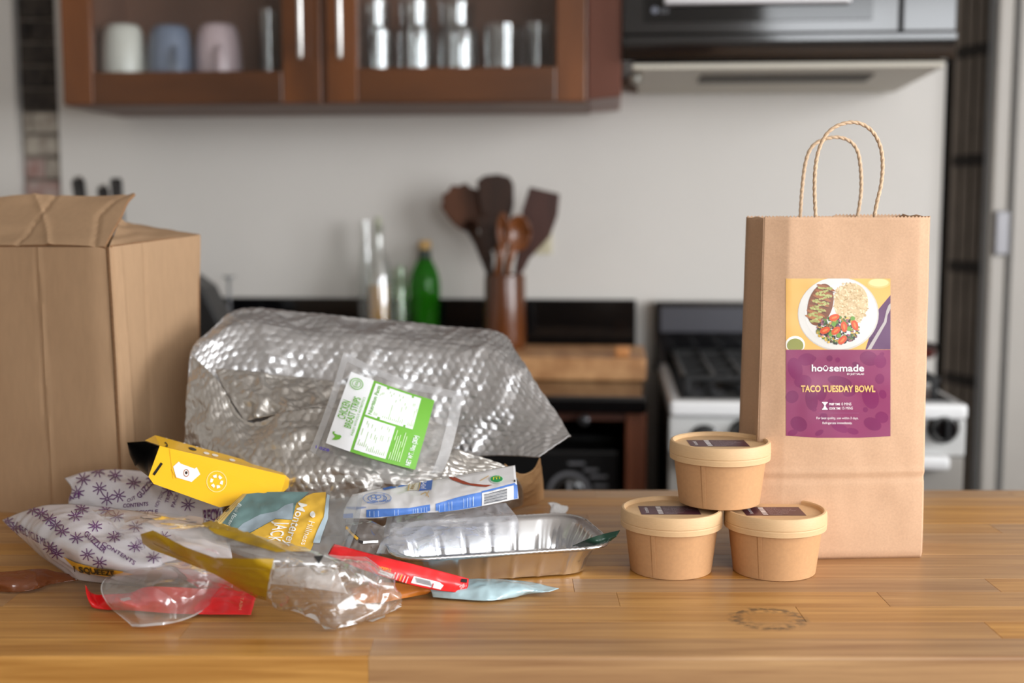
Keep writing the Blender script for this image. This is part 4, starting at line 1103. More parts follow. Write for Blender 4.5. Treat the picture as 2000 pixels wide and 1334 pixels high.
def lab(x, y, bow=3.0):
    """label units: x 0..1 reads up the picture, y 0..1 runs across it"""
    px = (BLp[0]*(1-x)+TLp[0]*x)*(1-y)+(BRp[0]*(1-x)+TRp[0]*x)*y
    py = (BLp[1]*(1-x)+TLp[1]*x)*(1-y)+(BRp[1]*(1-x)+TRp[1]*x)*y
    return px, py+bow*math.sin(math.pi*y)*(1 if x < .5 else 1)
ink = Ink(); GRN = (112, 178, 62); WHT = (236, 238, 240)
mp_ = onto(bv_p); lmap = lambda x, y, off: mp_(*lab(x, y), off)
ink.rect(0, 0, 1, .27, WHT, sub=.06); ink.rect(0, .27, 1, 1, GRN, sub=.06); ink.up()
ink.rect(.53, .30, .97, .845, WHT, sub=.07); ink.rect(.045, .30, .50, .655, WHT, sub=.07); ink.up()
ink.text('CHICKEN', (.37, .115), (.62, .115), (0, -.085), GRN, .012); ink.text('BREAST STRIPS', (.285, .205), (.71, .205), (0, -.075), GRN, .012)
ink.text('RAISED WITHOUT ANTIBIOTICS', (.21, .25), (.74, .25), (0, -.025), GRN)
ink.poly([(.07, .05), (.085, .10), (.11, .13), (.15, .14), (.165, .125), (.155, .09), (.16, .055), (.185, .06), (.175, .035), (.15, .04), (.125, .075), (.10, .07)][::1], GRN, sub=0)
ink.ring(.87, .105, .075, .075, .12, GRN, n=24); ink.ring(.87, .105, .05, .05, .14, GRN, n=20); ink.text('USDA', (.835, .12), (.905, .12), (0, -.03), GRN, .01)
ink.text('Nutrition Facts', (.55, .365), (.95, .365), (0, -.04), GRN, .02)
ink.rect(.53, .435, .97, .465, GRN, sub=0); ink.rect(.53, .735, .97, .76, GRN, sub=0)
R2 = random.Random(5)
for k in range(3): ink.rect(.56, .385+.016*k, .56+R2.uniform(.2, .36), .391+.016*k, (170, 206, 140), sub=0)
for k in range(11): ink.rect(.56, .485+.022*k, .56+R2.uniform(.2, .38), .4915+.022*k, (160, 200, 128), sub=0)
for k in range(4): ink.rect(.56, .775+.018*k, .56+R2.uniform(.22, .38), .7815+.018*k, (170, 206, 140), sub=0)
for k in range(15): ink.rect(.075 if k > 4 else .12, .325+.021*k, .075+R2.uniform(.22, .40), .3315+.021*k, (166, 198, 138), sub=0)
for k in range(6): ink.rect(.05, .685+.024*k, .05+R2.uniform(.24, .42), .693+.024*k, (206, 230, 184), sub=0)
ink.text('NET WT. 10oz (283g)', (.03, .93), (.46, .93), (0, -.05), WHT, .02)
ink.put('printed_label', lmap, pouch, lift=.0035, step=.0004)['label'] = 'green and white chicken strips label'
ink = Ink(); ink.text('1 0Z8', (619, 877), (646, 884), (1, -5), (84, 70, 170), .03); ink.put('date_stamp', onto(bv_p), pouch, lift=.004)

# ================================================================== ICE PACKS
m_ice = mat('white_poly_film', (216, 212, 216), rough=.24, var=.05, vscale=10, bump=.15, bscale=60)
PU = (98, 40, 108)
packb = thing('ice_pack', 'white plastic ice pack with purple stars propped against the cardboard box', 'ice pack', PY(270, 1000, 1.36), 'white ice packs with purple stars')
C = ctrl([
 [(126,934,1.385),(165,922,1.395),(225,917,1.40),(290,922,1.40),(350,940,1.39),(430,975,1.36)],
 [(140,955,1.36),(180,945,1.35),(235,945,1.345),(300,955,1.335),(360,970,1.33),(435,1000,1.32)],
 [(134,985,1.345),(180,985,1.33),(240,990,1.32),(305,1000,1.31),(365,1010,1.305),(440,1025,1.295)],
 [(150,1040,1.34),(190,1045,1.325),(240,1050,1.315),(305,1055,1.31),(365,1060,1.305),(440,1065,1.295)]])
o_, bv_, A_ = soft('film', C, m_ice, packb, nu=80, nv=60, amp=.004, freq=17, seed=21, fade=.05, back=.012, octaves=2)
ink = Ink()
for i, (x, y) in enumerate([(163, 937), (192, 921), (225, 930), (195, 955), (261, 944), (232, 969), (367, 987), (300, 935), (330, 958), (152, 962), (210, 975)]): ink.star(x, y, 14.5, 13, PU, 1.9, rot=.2+.3*i)
ink.text('PACK', (131, 981), (164, 967), (-3, -8), PU, .02); ink.text('CONTENTS', (241, 992), (290, 988), (0, -7), PU, .02); ink.text('CUT', (250, 982), (266, 975), (-2, -6), PU, .01); ink.text('GUZZLER', (274, 975), (308, 936), (-8, -7), PU, .02)
ink.text('TRASH', (329, 984), (336, 958), (-7, -2), PU, .01); ink.text('PACK', (341, 992), (350, 966), (-7, -2), PU, .01); ink.text('RECYCLE', (258, 1006), (309, 1003), (0, -7.5), PU, .02); ink.text('NON TOXIC', (308, 992), (321, 962), (-6, -3), PU, .0); ink.text('RECYCLE', (397, 1021), (450, 1016), (0, -23), PU, .03)
ink.put('purple_print', onto(bv_), packb, lift=.0009)
packf = thing('ice_pack', 'plump white plastic ice pack with purple stars and a yellow squeeze band, lying flat', 'ice pack', PZ(200, 1110, 0), 'white ice packs with purple stars')
C = ctrl([
 [(4,1016,.022),(60,994,.045),(120,984,.054),(220,992,.056),(330,1010,.05),(440,1035,.042)],
 [(20,1032,.024),(75,1022,.050),(135,1020,.060),(235,1034,.060),(340,1050,.052),(450,1070,.04)],
 [(45,1055,.020),(95,1060,.046),(160,1064,.056),(250,1076,.054),(345,1085,.046),(455,1100,.034)],
 [(75,1082,.012),(125,1098,.032),(190,1104,.040),(270,1114,.040),(355,1120,.034),(455,1125,.024)],
 [(105,1104,.004),(150,1133,.006),(210,1142,.006),(280,1146,.006),(360,1150,.005),(455,1150,.004)]], 'Z')
o_, bv_, A_ = soft('film', C, m_ice, packf, nu=100, nv=80, amp=.0036, freq=17, seed=31, fade=.1, back=.003, octaves=2)
ink = Ink()
for i, (x, y) in enumerate([(64, 996), (81, 1004), (97, 1015), (109, 1027), (122, 1039), (99, 1069), (112, 1080), (147, 1009), (186, 1029), (223, 1050), (264, 1069), (196, 1098), (172, 1083), (15, 1020), (30, 1031), (160, 995), (207, 998), (228, 1010), (150, 1052), (300, 1090), (265, 1030), (320, 1050)]): ink.star(x, y, 14.5, 11.5, PU, 1.9, rot=.25*i)
ink.text('RECYCLE ME', (40, 1040), (92, 1068), (-2, -15), PU, .0); ink.text('GUZZLER', (163, 1046), (204, 1082), (6, -9), PU, .02); ink.text('CONTENTS', (198, 1065), (262, 1104), (4, -6), PU, .01)
ink.up(); ink.poly([(126, 1085), (150, 1097), (190, 1107), (240, 1113), (262, 1119), (210, 1123), (160, 1116), (146, 1106)], (240, 184, 46), sub=3); ink.up()
ink.text('1 SQUEEZE', (148, 1112.5), (226, 1121), (-1, -10), (40, 38, 30), .03)
ink.put('purple_print', onto(bv_), packf, lift=.0009, step=.0008)

# ================================================================== YELLOW CARTON
m_yel = mat('yellow_carton_board', (246, 190, 32), rough=.32, coat=.25, var=.02, vscale=30)
m_cb2 = mat('black_carton_lining', (18, 16, 16), rough=.22, coat=.3)
V = lambda x, y, Y: PY(x, y, Y)
fa, fb, fc, fd, fe, ff = V(312,871,1.285), V(559,929,1.30), V(548,966,1.285), V(429,991,1.25), V(300,945,1.245), V(290,931,1.25)
dv = Vector((.004, .055, 0.0))
ta, tb = V(303,850,1.34), V(543,916,1.352)
cart = thing('yellow_carton', 'bright yellow folded carton with a black inside, opened at one end', 'carton', Vector((fd.x, fd.y, min(fd.z, fc.z))))
g = G().add([fa, fb, fc, fd, fe, ff], [(0,1,2),(0,2,3),(0,3,4),(0,4,5)])
g.put('front_face', m_yel, cart); gf = g
bvc = BVHTree.FromPolygons(g.v, [(0,1,2),(0,2,3),(0,3,4),(0,4,5)])
G().add([fa, fb, tb, ta], [(0,1,2,3)]).put('top_face', m_yel, cart)
cb_, db_, eb_ = fc+dv, fd+dv, fe+dv
G().add([fb, fc, cb_, tb], [(0,1,2,3)]).put('end_face', m_yel, cart)
G().add([fc, fd, db_, cb_, fe, eb_], [(0,1,2,3),(1,4,5,2)]).put('bottom_face', m_yel, cart)
G().add([ta, tb, cb_, db_, eb_], [(0,1,2,3,4)]).put('back_face', m_yel, cart)
# black lined open end with bent flaps
q = [V(248,864,1.345), V(253,888,1.315), V(264,911,1.285), V(290,931,1.250), V(314,906,1.268), V(312,872,1.286), V(283,862,1.32)]
cen = V(287, 886, 1.335)
G().add(q+[cen], [(i, (i+1) % 7, 7) for i in range(7)]).put('black_lining', m_cb2, cart)
G().add([p+Vector((-.0006, .004, -.0006)) for p in q+[cen]], [(i, (i+1) % 7, 7) for i in range(7)]).put('outer_flap', m_yel, cart)
G().add([q[6]+Vector((0, 0, .001)), q[5]+Vector((0, 0, .001)), ta], [(0,1,2)]).put('top_flap', m_yel, cart)
ink = Ink()
ink.poly([(338,912),(349,902),(353,906),(380,916),(384,913),(391,927),(374,942),(344,933)], (238, 236, 232), sub=0); 
ink.ring(423, 941, 20, 21, .07, (252, 226, 150), n=30)
for k in range(6):
    a = 2*math.pi*k/6+.2; ink.poly([(423+8.5*math.cos(a-.36), 941+9.5*math.sin(a-.36)), (423+13*math.cos(a-.3), 941+14*math.sin(a-.3)), (423+13*math.cos(a+.3), 941+14*math.sin(a+.3)), (423+7*math.cos(a+.36), 941+7.5*math.sin(a+.36))], (252, 246, 228), sub=0)
ink.line((316, 905), (300, 928), 5, (24, 22, 20))
ink.line((334, 917), (344, 935), .8, (200, 140, 30)); ink.line((331, 876), (338, 936), .8, (214, 158, 36))
ink.up(); ink.ring(363.5, 925, 5.5, 7.5, .2, (176, 104, 60), n=18); ink.ell(363.5, 924.5, 2.5, 3, (54, 44, 40))
ink.put('printed_marks', onto(bvc), cart, lift=.0005)
ink = Ink(); gt_ = BVHTree.FromPolygons([fa, fb, tb, ta], [(0,1,2),(0,2,3)])
for x, y in ((326, 856), (338, 859), (349, 862), (360, 866), (385, 873), (397, 876)): ink.ell(x, y, 2.6, 1.4, (250, 240, 222))
for x, y, w in ((403, 886, 6), (420, 890, 6.5), (453.5, 899.5, 6)): ink.ell(x, y, w, 2.4, (250, 240, 222), rot=.25)
ink.text('2', (320, 872), (327, 879), (2, -9), (30, 26, 22), .03); ink.ell(376, 877.5, 8, 2.6, (36, 32, 28), rot=.3); ink.line((298, 862), (306, 852), 1.5, (40, 34, 26))
ink.put('top_marks', onto(gt_), cart, lift=.0005)

# ================================================================== CHEESE BAG
chs = thing('cheese_bag', 'empty teal and yellow Monterey Jack cheese bag with a clear window', 'bag', PY(550, 1070, 1.19))
m_film2 = film('clear_crinkled_film', tint=(.93, .93, .92), haze=.08, hazecol=(.78, .77, .75), gl=.9, rough=.1)
C = ctrl([
 [(474,966,1.255),(530,961,1.258),(600,958,1.258),(645,960,1.25),(702,952,1.24)],
 [(440,1000,1.225),(520,1006,1.218),(590,1010,1.215),(648,1016,1.212),(692,1012,1.21)],
 [(402,1032,1.20),(488,1056,1.188),(570,1072,1.182),(640,1074,1.182),(672,1066,1.182)],
 [(395,1048,1.19),(485,1080,1.175),(570,1096,1.17),(640,1096,1.17),(668,1086,1.17)]])
o_, bv_, A_ = soft('film', C, m_film2, chs, nu=70, nv=60, amp=.0026, freq=24, seed=41, fade=.05)
soft('back_film', C+np.array([0.002, .012, -.010]), film('foggy_back_film', tint=(.85, .88, .9), haze=.3, hazecol=(.5, .54, .57), gl=.5), chs, nu=50, nv=40, amp=.003, freq=20, seed=42)
ink = Ink(); TEAL = (104, 132, 130); YL = (226, 180, 66)
ink.poly([(470,967),(516,962),(604,962),(579,985),(571,1016),(538,1015),(477,1049),(450,1040),(404,1029)], TEAL, sub=7)
ink.poly([(598,970),(612,964),(637,962),(634,1016),(622,1040),(606,1078),(553,1078),(470,1056),(477,1048),(538,1015),(571,1016),(578,985)], YL, sub=7)
ink.up()
ink.poly([(573,984),(558,988),(540,1000),(509,1006),(474,1024),(462,1036),(462,1046),(477,1048),(538,1015),(571,1016)], (146, 160, 168), sub=7)
ink.poly([(471,966),(483,966),(425,1034),(403,1028)], (212, 184, 118), sub=7)
ink.up()
for k in range(3): ink.line((475+3.4*k, 967), (410+6*k, 1030), .9, (176, 142, 76))
ink.text('Monterey', (584, 984), (555, 1067), (16, 4), (236, 234, 226), .012); ink.text('JACK', (540, 1021), (521, 1060), (26, 1), (236, 234, 226), .01); ink.text('Hillness', (604, 1019), (587, 1065), (11, 3), (236, 228, 206), .0)
ink.ell(611, 1007, 5, 6, (232, 230, 224)); ink.text('Block Monterey', (466, 985), (442, 1034), (6, 4), (214, 222, 218))
ink.poly([(640,968),(645,970),(640,1015),(632,1040),(625,1062),(612,1062),(618,1042),(632,1012)], (172, 190, 200), sub=7)
ink.put('printed_panel', onto(bv_), chs, lift=.0007)

# ================================================================== RICE POUCH
rice = thing('rice_pouch', 'flattened white and blue rice pouch with a barcode lying across the tray', 'pouch', PY(840, 1000, 1.26))
m_rice = mat('white_foil_pouch', (214, 212, 212), rough=.3, coat=.2, var=.04, vscale=14)
C = ctrl([
 [(688,966,1.285),(740,954,1.29),(800,946,1.295),(900,928,1.30),(1006,908,1.305)],
 [(676,985,1.27),(735,976,1.268),(800,970,1.268),(900,952,1.275),(1008,932,1.285)],
 [(670,998,1.262),(735,998,1.252),(800,993,1.252),(900,974,1.26),(1010,946,1.275)],
 [(668,1013,1.258),(735,1012,1.25),(800,1004,1.252),(900,996,1.26),(1013,974,1.27)]])
o_, bv_, A_ = soft('film', C, m_rice, rice, nu=90, nv=50, amp=.0016, freq=22, seed=51, fade=.08, back=.008)
ink = Ink(); BLU = (84, 128, 204)
def yy(x, a): # band edge heights along the pouch
    xs = [668, 735, 800, 850, 900, 950, 1013]
    t_ = [1000, 995, 993, 984, 969, 958, 942]; b_ = [1012, 1011, 1003, 1001, 995, 986, 973]
    return np.interp(x, xs, [t_[i]*(1-a)+b_[i]*a for i in range(7)])
def band(x0, x1, a0, a1, col, **k):
    n_ = 6; pts = [(x0+(x1-x0)*i/n_, yy(x0+(x1-x0)*i/n_, a0)) for i in range(n_+1)]+[(x1-(x1-x0)*i/n_, yy(x1-(x1-x0)*i/n_, a1)) for i in range(n_+1)]
    ink.poly(pts, col, sub=7, **k)
band(716, 840, 0, 1, BLU); band(851, 941, .05, 1, BLU); band(1003, 1011, 0, 1, BLU); band(941, 1003, 0, .12, BLU); band(671, 690, .35, 1, BLU)
for k in range(22): ink.line((677+1.8*k, 990.5+.1*k-.1*k), (677+1.8*k, 996.5-abs(k-9)*.3), .8, BLU)
ink.ring(737, 974, 28, 11.5, .06, (150, 170, 214), n=36); ink.ring(737, 974, 19, 7.5, .09, BLU, n=30)
for q_ in (-5, 4): ink.ring(735+q_, 971+q_*.1, 6, 3.4, .26, BLU, n=16)
ink.ring(731, 976, 6, 3, .26, BLU, n=16); ink.text('MICROWAVE', (752, 980), (752, 965), (-3.5, 0), BLU, .01); ink.text('READY TO EAT', (718, 984), (764, 980), (0, -3.2), BLU, .02)
ink.poly([(747,955),(775,948),(795,945),(796,949),(775,953),(750,958)], (44, 96, 178), sub=7)
ink.poly([(823,937),(846,932),(843,957),(817,960)], (70, 104, 190), sub=7); ink.poly([(799,943),(820,938),(815,958),(795,960)], (206, 198, 184), sub=7)
ink.poly([(870,930),(883,930),(900,938),(918,945),(930,946),(945,948),(962,948),(950,952),(935,951),(920,949),(905,946),(885,939)], (150, 66, 44), sub=7)
for x0, y0, x1, y1 in ((832,962,838,972),(838,960,832,970),(822,967,832,962),(846,938,862,934),(938,940,955,930)): ink.line((x0, y0), (x1, y1), 1.4, (206, 168, 106))
ink.ell(970, 937, 14, 8, (206, 226, 210)); ink.rect(1004, 938, 1007, 942, (24, 26, 40), sub=0)
ink.up()
ink.text('RICE', (808, 957), (813, 941), (-6, 0), (150, 120, 76), .02); ink.text('JASMINE', (830, 957), (836, 935), (-9, 0), (240, 240, 246), .0); ink.line((797,960),(801,942),1.4,(200,160,70)); ink.line((818,960),(823,938),1.4,(200,160,70))
ink.ell(970, 937, 12, 6.4, (38, 150, 84)); ink.text('GI', (974, 904+22), (985, 923), (0, -4), (150, 150, 140)) if False else None
for x0, x1 in ((722,724),(731,732),(739,740),(770,771),(777,778),(806,807),(811,812),(815,817),(822,823),(828,829),(833,834),(857,858),(868,869),(876,877),(882,883),(905,906),(912,913),(917,918),(923,925)): band(x0, x1, .25, .9, (180, 204, 238))
band(941, 1003, .14, 1, (226, 224, 222)); ink.up()
for k in range(11): band(945, 990, .25+.062*k, .25+.062*k+(.03 if k % 3 else .045), (70, 74, 84))
ink.text('ITI', (963, 939.5), (977, 938), (0, -5), (214, 206, 60), .02)
ink.put('printed_panel', onto(bv_), rice, lift=.0007)

# ================================================================== ALUMINIUM TRAY
m_alu = mat('aluminium_foil_tray', (230, 231, 233), rough=.24, metal=.96, bump=.12, bscale=50)
RZ = .033
FL_, FR_, BRr = PZ(772, 1096, RZ), PZ(1203, 1068, RZ), PZ(1127, 1003, RZ)
ex = (FR_-FL_); tw = ex.length; ex.normalize(); ey = Vector((-ex.y, ex.x, 0)); td = (BRr-FR_).dot(ey)
tray = thing('aluminium_tray', 'crimped aluminium foil tray with a rolled rim beside the kraft bowls', 'tray', (FL_+FR_)/2+ey*td/2-Vector((0, 0, RZ)))
cT = (FL_+FR_)/2+ey*td/2
def rrect(hw, hd, r, n=14, flat=60):
    pts = []
    for cx_, cy_, a0 in ((hw-r, -hd+r, -90), (hw-r, hd-r, 0), (-hw+r, hd-r, 90), (-hw+r, -hd+r, 180)):
        for k in range(n+1):
            a = math.radians(a0+90*k/n); pts.append((cx_+r*math.cos(a), cy_+r*math.sin(a), 1))
        nx = {-90: (hw, hd-r, 0), 0: (-hw+r, hd, 0), 90: (-hw, -hd+r, 0), 180: (hw-r, -hd, 0)}[a0]
        x_, y_, _ = pts[-1]
        for k in range(1, flat): pts.append((x_+(nx[0]-x_)*k/flat, y_+(nx[1]-y_)*k/flat, 0))
    return pts
hw, hd = tw/2, td/2
levels = [(0, .0012, -.030), (.05, .0012, -.027), (.15, .0022, -.0215), (.5, .016, -.0175), (.92, RZ-.003, -.0095), (1, RZ-.001, -.008), (1, RZ, -.004), (1, RZ+.0012, -.001), (1, RZ, .0005), (1, RZ-.0022, .0)]
Rg = []
base_pts = rrect(hw, hd, .032)
nb = len(base_pts)
for li, (tt, zz, inset) in enumerate(levels):
    pp = rrect(hw+inset, hd+inset, max(.012, .032+inset*.5)); ring_ = []
    for k, (x_, y_, cr) in enumerate(pp):
        wob = 0
        if 1 <= li <= 4:
            ph = k*1.9 if cr else 0
            wob = (.0011*math.sin(k*2.6) if cr else -.0018*math.exp(-(((k % 12)-6)/1.1)**2))*(1 if li < 4 else .4)
        if li >= 5: wob = .0004*math.sin(k*2.9)*(1 if cr else .25)
        if cr: L_ = math.hypot(x_, y_); x2, y2 = x_*(1+wob/L_), y_*(1+wob/L_)
        elif abs(abs(y_)-(hd+inset)) < 1e-5: x2, y2 = x_, y_+math.copysign(wob, y_)
        else: x2, y2 = x_+math.copysign(wob, x_), y_
        ring_.append(tuple(cT-Vector((0, 0, RZ))+ex*x2+ey*y2+Vector((0, 0, zz+(noise.noise(Vector((x_*30, y_*30, 2)))*.0008 if li > 3 else 0)))))
    Rg.append(ring_)
g = G(); g.v = [Vector(p) for r_ in Rg for p in r_]
g.f = [[i*nb+k, i*nb+(k+1) % nb, (i+1)*nb+(k+1) % nb, (i+1)*nb+k] for i in range(len(levels)-1) for k in range(nb)]+[list(range(nb-1, -1, -1))]
g.put('tray_body', m_alu, tray, smooth=50, solid=.0003, fix=False)
rp_ = [cT+ex*x_+ey*y_+Vector((0, 0, .0004)) for x_, y_, _ in rrect(hw+.0008, hd+.0008, .033)]
gr = G(); n_ = len(rp_)
gr.tube([p+Vector((0, 0, .0003*math.sin(i*2.9))) for i, p in enumerate(rp_+[rp_[0]])], .0017, 8).put('rolled_rim', m_alu, tray, smooth=True)
# dark green packet tucked in the tray end
C = ctrl([[(1118,1066,.024),(1150,1052,.036),(1180,1043,.040),(1211,1036,.044)],[(1128,1066,.022),(1155,1060,.032),(1184,1052,.036),(1205,1046,.040)],[(1130,1070,.016),(1160,1066,.028),(1188,1058,.032),(1200,1050,.037)]], 'Z')
o_, bv_, A_ = soft('green_packet', C, mat('dark_green_foil', (22, 62, 46), rough=.3, coat=.3, var=.1), None, nu=30, nv=20, amp=.001, freq=40, seed=61, solid=.0004)
tag(o_, 'small dark green packet sticking up in the tray end by the bowls', 'packet')
# torn white scrap standing on the rear rim
C = ctrl([[(1070,983,1.40),(1085,982,1.40),(1100,989,1.40),(1108,988,1.40)],[(1076,990,1.395),(1085,990,1.393),(1100,993,1.394),(1109,995,1.396)],[(1074,1003,1.39),(1086,1004,1.388),(1098,1004,1.388),(1104,1003,1.39)]])
o_, bv_, A_ = soft('plastic_scrap', C, mat('torn_white_plastic', (226, 226, 226), rough=.4), None, nu=24, nv=20, amp=.0022, freq=90, seed=62, fade=.01, solid=.0005)
tag(o_, 'torn white plastic scrap behind the rear rim of the foil tray', 'scrap')
# clear vacuum pouch lying over the tray
C = ctrl([[(757,1008,1.275),(830,996,1.285),(920,988,1.29),(988,982,1.29)],[(750,1040,1.245),(830,1030,1.245),(920,1022,1.25),(1012,1015,1.26)],[(742,1065,1.215),(830,1058,1.212),(915,1050,1.215),(1008,1045,1.235)],[(735,1082,1.195),(815,1080,1.19),(900,1070,1.195),(985,1068,1.215)]])
m_film3 = film('frosted_vacuum_film', tint=(.9, .91, .93), haze=.34, hazecol=(.76, .78, .84), gl=.5, rough=.14)
cp = thing('clear_vacuum_pouch', 'crinkled frosted clear pouch draped over the foil tray', 'pouch', PY(860, 1075, 1.21))
o_, bv_, A_ = soft('film', C, m_film3, cp, nu=110, nv=90, amp=.003, freq=22, seed=71, fade=.04)
strip_between(A_, 0, 90, 0, 7, 'seal', m_seal, cp)

# ================================================================== RED SACHETS, small packets
m_redp = mat('red_sachet_foil', (226, 34, 38), rough=.3, coat=.35, var=.06, vscale=20)
rs = thing('red_sachet', 'torn red sachet with white and yellow printing leaning on the foil tray', 'sachet', PZ(790, 1140, 0))
C = ctrl([[(652,1062,.052),(735,1084,.046),(825,1106,.034),(916,1130,.018)],[(646,1072,.0505),(728,1099,.0425),(825,1126,.0265),(914,1145,.0125)],[(640,1084,.046),(718,1116,.036),(825,1148,.016),(907,1159,.006)]], 'Z')
o_, bv_, A_ = soft('film', C, m_redp, rs, nu=70, nv=26, amp=.0014, freq=22, seed=81, fade=.06, back=.001)
ink = Ink()
ink.poly([(742,1113),(769,1122),(764,1129),(738,1119)], (224, 220, 218), sub=6); ink.poly([(808,1125),(858,1137),(866,1143),(860,1151),(802,1138)], (228, 224, 224), sub=6); ink.poly([(901,1131),(912,1132),(911,1139),(899,1137)], (26, 22, 24), sub=6)
ink.text('NOODLE', (740, 1111), (763, 1117), (1, -5), (244, 170, 40), .02)
for k, x in enumerate((772, 778, 785, 791, 797)): ink.line((x, 1118+k*2), (x-5, 1130+k*2), 2, (240, 170, 60) if k == 2 else (240, 190, 188))
ink.up()
for k in range(7): ink.line((810+.5*k, 1128+1.4*k), (840+.5*k, 1135+1.4*k), .7, (110, 108, 112))
ink.line((846, 1139), (843, 1148), 2, (200, 40, 60)); ink.text('TEAR', (897, 1151), (907, 1146), (-1, -6), (244, 214, 214), .01)
ink.put('printed_marks', onto(bv_), rs, lift=.0007)
rt = thing('red_sachet', 'torn open red sachet lying under the hazy clear bag', 'sachet', PZ(330, 1190, 0))
C = ctrl([[(166,1143,.026),(182,1160,.012),(222,1160,.018),(255,1158,.014),(292,1146,.026),(400,1150,.014),(500,1158,.012)],[(170,1166,.014),(190,1178,.006),(232,1176,.014),(268,1176,.010),(310,1172,.010),(400,1174,.010),(496,1180,.008)],[(180,1186,.003),(200,1190,.002),(240,1191,.003),(280,1194,.003),(330,1198,.003),(400,1200,.003),(490,1201,.003)]], 'Z')
o_, bv_, A_ = soft('film', C, m_redp, rt, nu=80, nv=26, amp=.0016, freq=40, seed=83, fade=.06, solid=.0004)
ink = Ink(); ink.poly([(234,1171),(252,1167),(256,1172),(238,1176)], (200, 180, 180), sub=6); ink.text('HEAT', (466, 1192), (470, 1168), (6, 0), (230, 170, 130)); ink.put('printed_marks', onto(bv_), rt, lift=.0007)
# amber sachet at the left
am = film('amber_film', tint=(.62, .27, .09), haze=.45, hazecol=(.30, .10, .03), gl=.35, rough=.12)
C = ctrl([[(-40,1120,.012),(20,1117,.014),(80,1112,.014),(110,1118,.010),(156,1126,.006)],[(-40,1138,.010),(20,1136,.011),(80,1130,.010),(115,1128,.007),(156,1129,.005)],[(-40,1150,.002),(20,1156,.002),(60,1153,.003),(100,1141,.003),(154,1133,.003)]], 'Z')
o_, bv_, A_ = soft('amber_sachet', C, am, None, nu=60, nv=24, amp=.002, freq=40, seed=85, fade=.05, solid=.0006)
tag(o_, 'flat empty amber brown sauce sachet lying by the white ice pack', 'sachet')
# orange packet and pale blue packet
C = ctrl([[(684,1150,.012),(745,1138,.014),(800,1142,.012),(862,1152,.008)],[(690,1168,.008),(745,1156,.009),(800,1154,.008),(840,1156,.006)],[(700,1180,.002),(750,1176,.002),(790,1168,.002),(835,1159,.003)]], 'Z')
o_, bv_, A_ = soft('orange_packet', C, mat('orange_paper_packet', (206, 124, 44), rough=.45, var=.12, vscale=30), None, nu=40, nv=24, amp=.0012, freq=40, seed=87, solid=.0005)
tag(o_, 'small orange paper packet beneath the red sachet and crumpled bag', 'packet')
C = ctrl([[(820,1140,.006),(900,1132,.009),(1010,1134,.008),(1092,1150,.004)],[(840,1152,.008),(900,1148,.011),(1000,1146,.011),(1070,1156,.005)],[(846,1166,.002),(890,1170,.002),(960,1173,.002),(1030,1160,.002)]], 'Z')
o_, bv_, A_ = soft('pale_blue_packet', C, mat('pale_blue_foil', (184, 212, 220), rough=.22, metal=.25, coat=.3), None, nu=60, nv=26, amp=.0016, freq=30, seed=89, solid=.0005)
tag(o_, 'flat shiny pale blue packet lying in front of the foil tray', 'packet')
# dark clear sachet with a gold stripe between cheese bag and tray
ds = thing('gold_striped_sachet', 'smoky clear sachet with a gold and black strip wedged between cheese bag and tray', 'sachet', PY(705, 1085, 1.2))
C = ctrl([[(676,1014,1.235),(715,1014,1.24),(752,1030,1.24)],[(672,1045,1.215),(710,1050,1.215),(748,1060,1.22)],[(668,1082,1.20),(705,1090,1.20),(745,1092,1.205)]])
o_, bv_, A_ = soft('film', C, film('smoky_film', tint=(.62, .60, .58), haze=.3, hazecol=(.22, .20, .19), gl=1.4, rough=.12), ds, nu=40, nv=36, amp=.003, freq=30, seed=91)
ink = Ink(); ink.poly([(672,1031),(678,1029),(700,1052),(697,1056)], (196, 150, 50), sub=6); ink.poly([(672,1026),(678,1029),(704,1054),(700,1052)], (28, 26, 26), sub=6); ink.poly([(706,1058),(738,1056),(738,1061),(708,1063)], (236, 236, 236), sub=6); ink.poly([(700,1055),(709,1058),(709,1063),(700,1060)], (28, 24, 24), sub=6)
ink.put('printed_strip', onto(bv_), ds, lift=.0008)

# ================================================================== CLEAR BAGS IN FRONT
ob = thing('olive_banded_bag', 'crumpled clear plastic bag with broad olive yellow bands', 'bag', PZ(560, 1180, 0))
m_film4 = film('clear_bag_film', tint=(.95, .94, .93), haze=.10, hazecol=(.82, .79, .75), gl=.75, rough=.08)
C = ctrl([
 [(180,996,.075),(300,1000,.085),(400,1012,.085),(480,1040,.078),(560,1062,.070),(640,1082,.062),(715,1088,.050)],
 [(210,1020,.072),(300,1030,.085),(400,1048,.085),(480,1072,.078),(560,1090,.070),(650,1104,.058),(745,1110,.040)],
 [(240,1060,.055),(320,1076,.062),(410,1098,.062),(490,1120,.056),(565,1132,.050),(655,1140,.040),(768,1145,.028)],
 [(260,1100,.034),(340,1120,.034),(420,1136,.036),(500,1160,.028),(570,1172,.024),(660,1185,.018),(785,1172,.012)],
 [(300,1130,.012),(370,1145,.014),(440,1160,.012),(510,1176,.010),(570,1196,.003),(655,1224,.002),(775,1192,.002)]], 'Z')
def crumple(nu, nv):
    u = np.linspace(0, 1, nu)[None, :]; return np.zeros((nv, nu))
o_, bv_, A_ = soft('film', C, m_film4, ob, nu=150, nv=90, amp=.0038, freq=18, seed=101, fade=.02, aniso=(.7, 1, 1.2), extra=None)
ink = Ink(); OL = (176, 140, 18); OL2 = (150, 118, 14)
ink.poly([(276,1043),(300,1036),(360,1066),(420,1088),(535,1092),(528,1120),(520,1171),(500,1166),(420,1120),(340,1088),(296,1072),(280,1060)], OL, sub=7)
ink.poly([(394,1024),(420,1016),(470,1034),(520,1058),(560,1078),(540,1080),(470,1060),(420,1044)], OL2, sub=7)
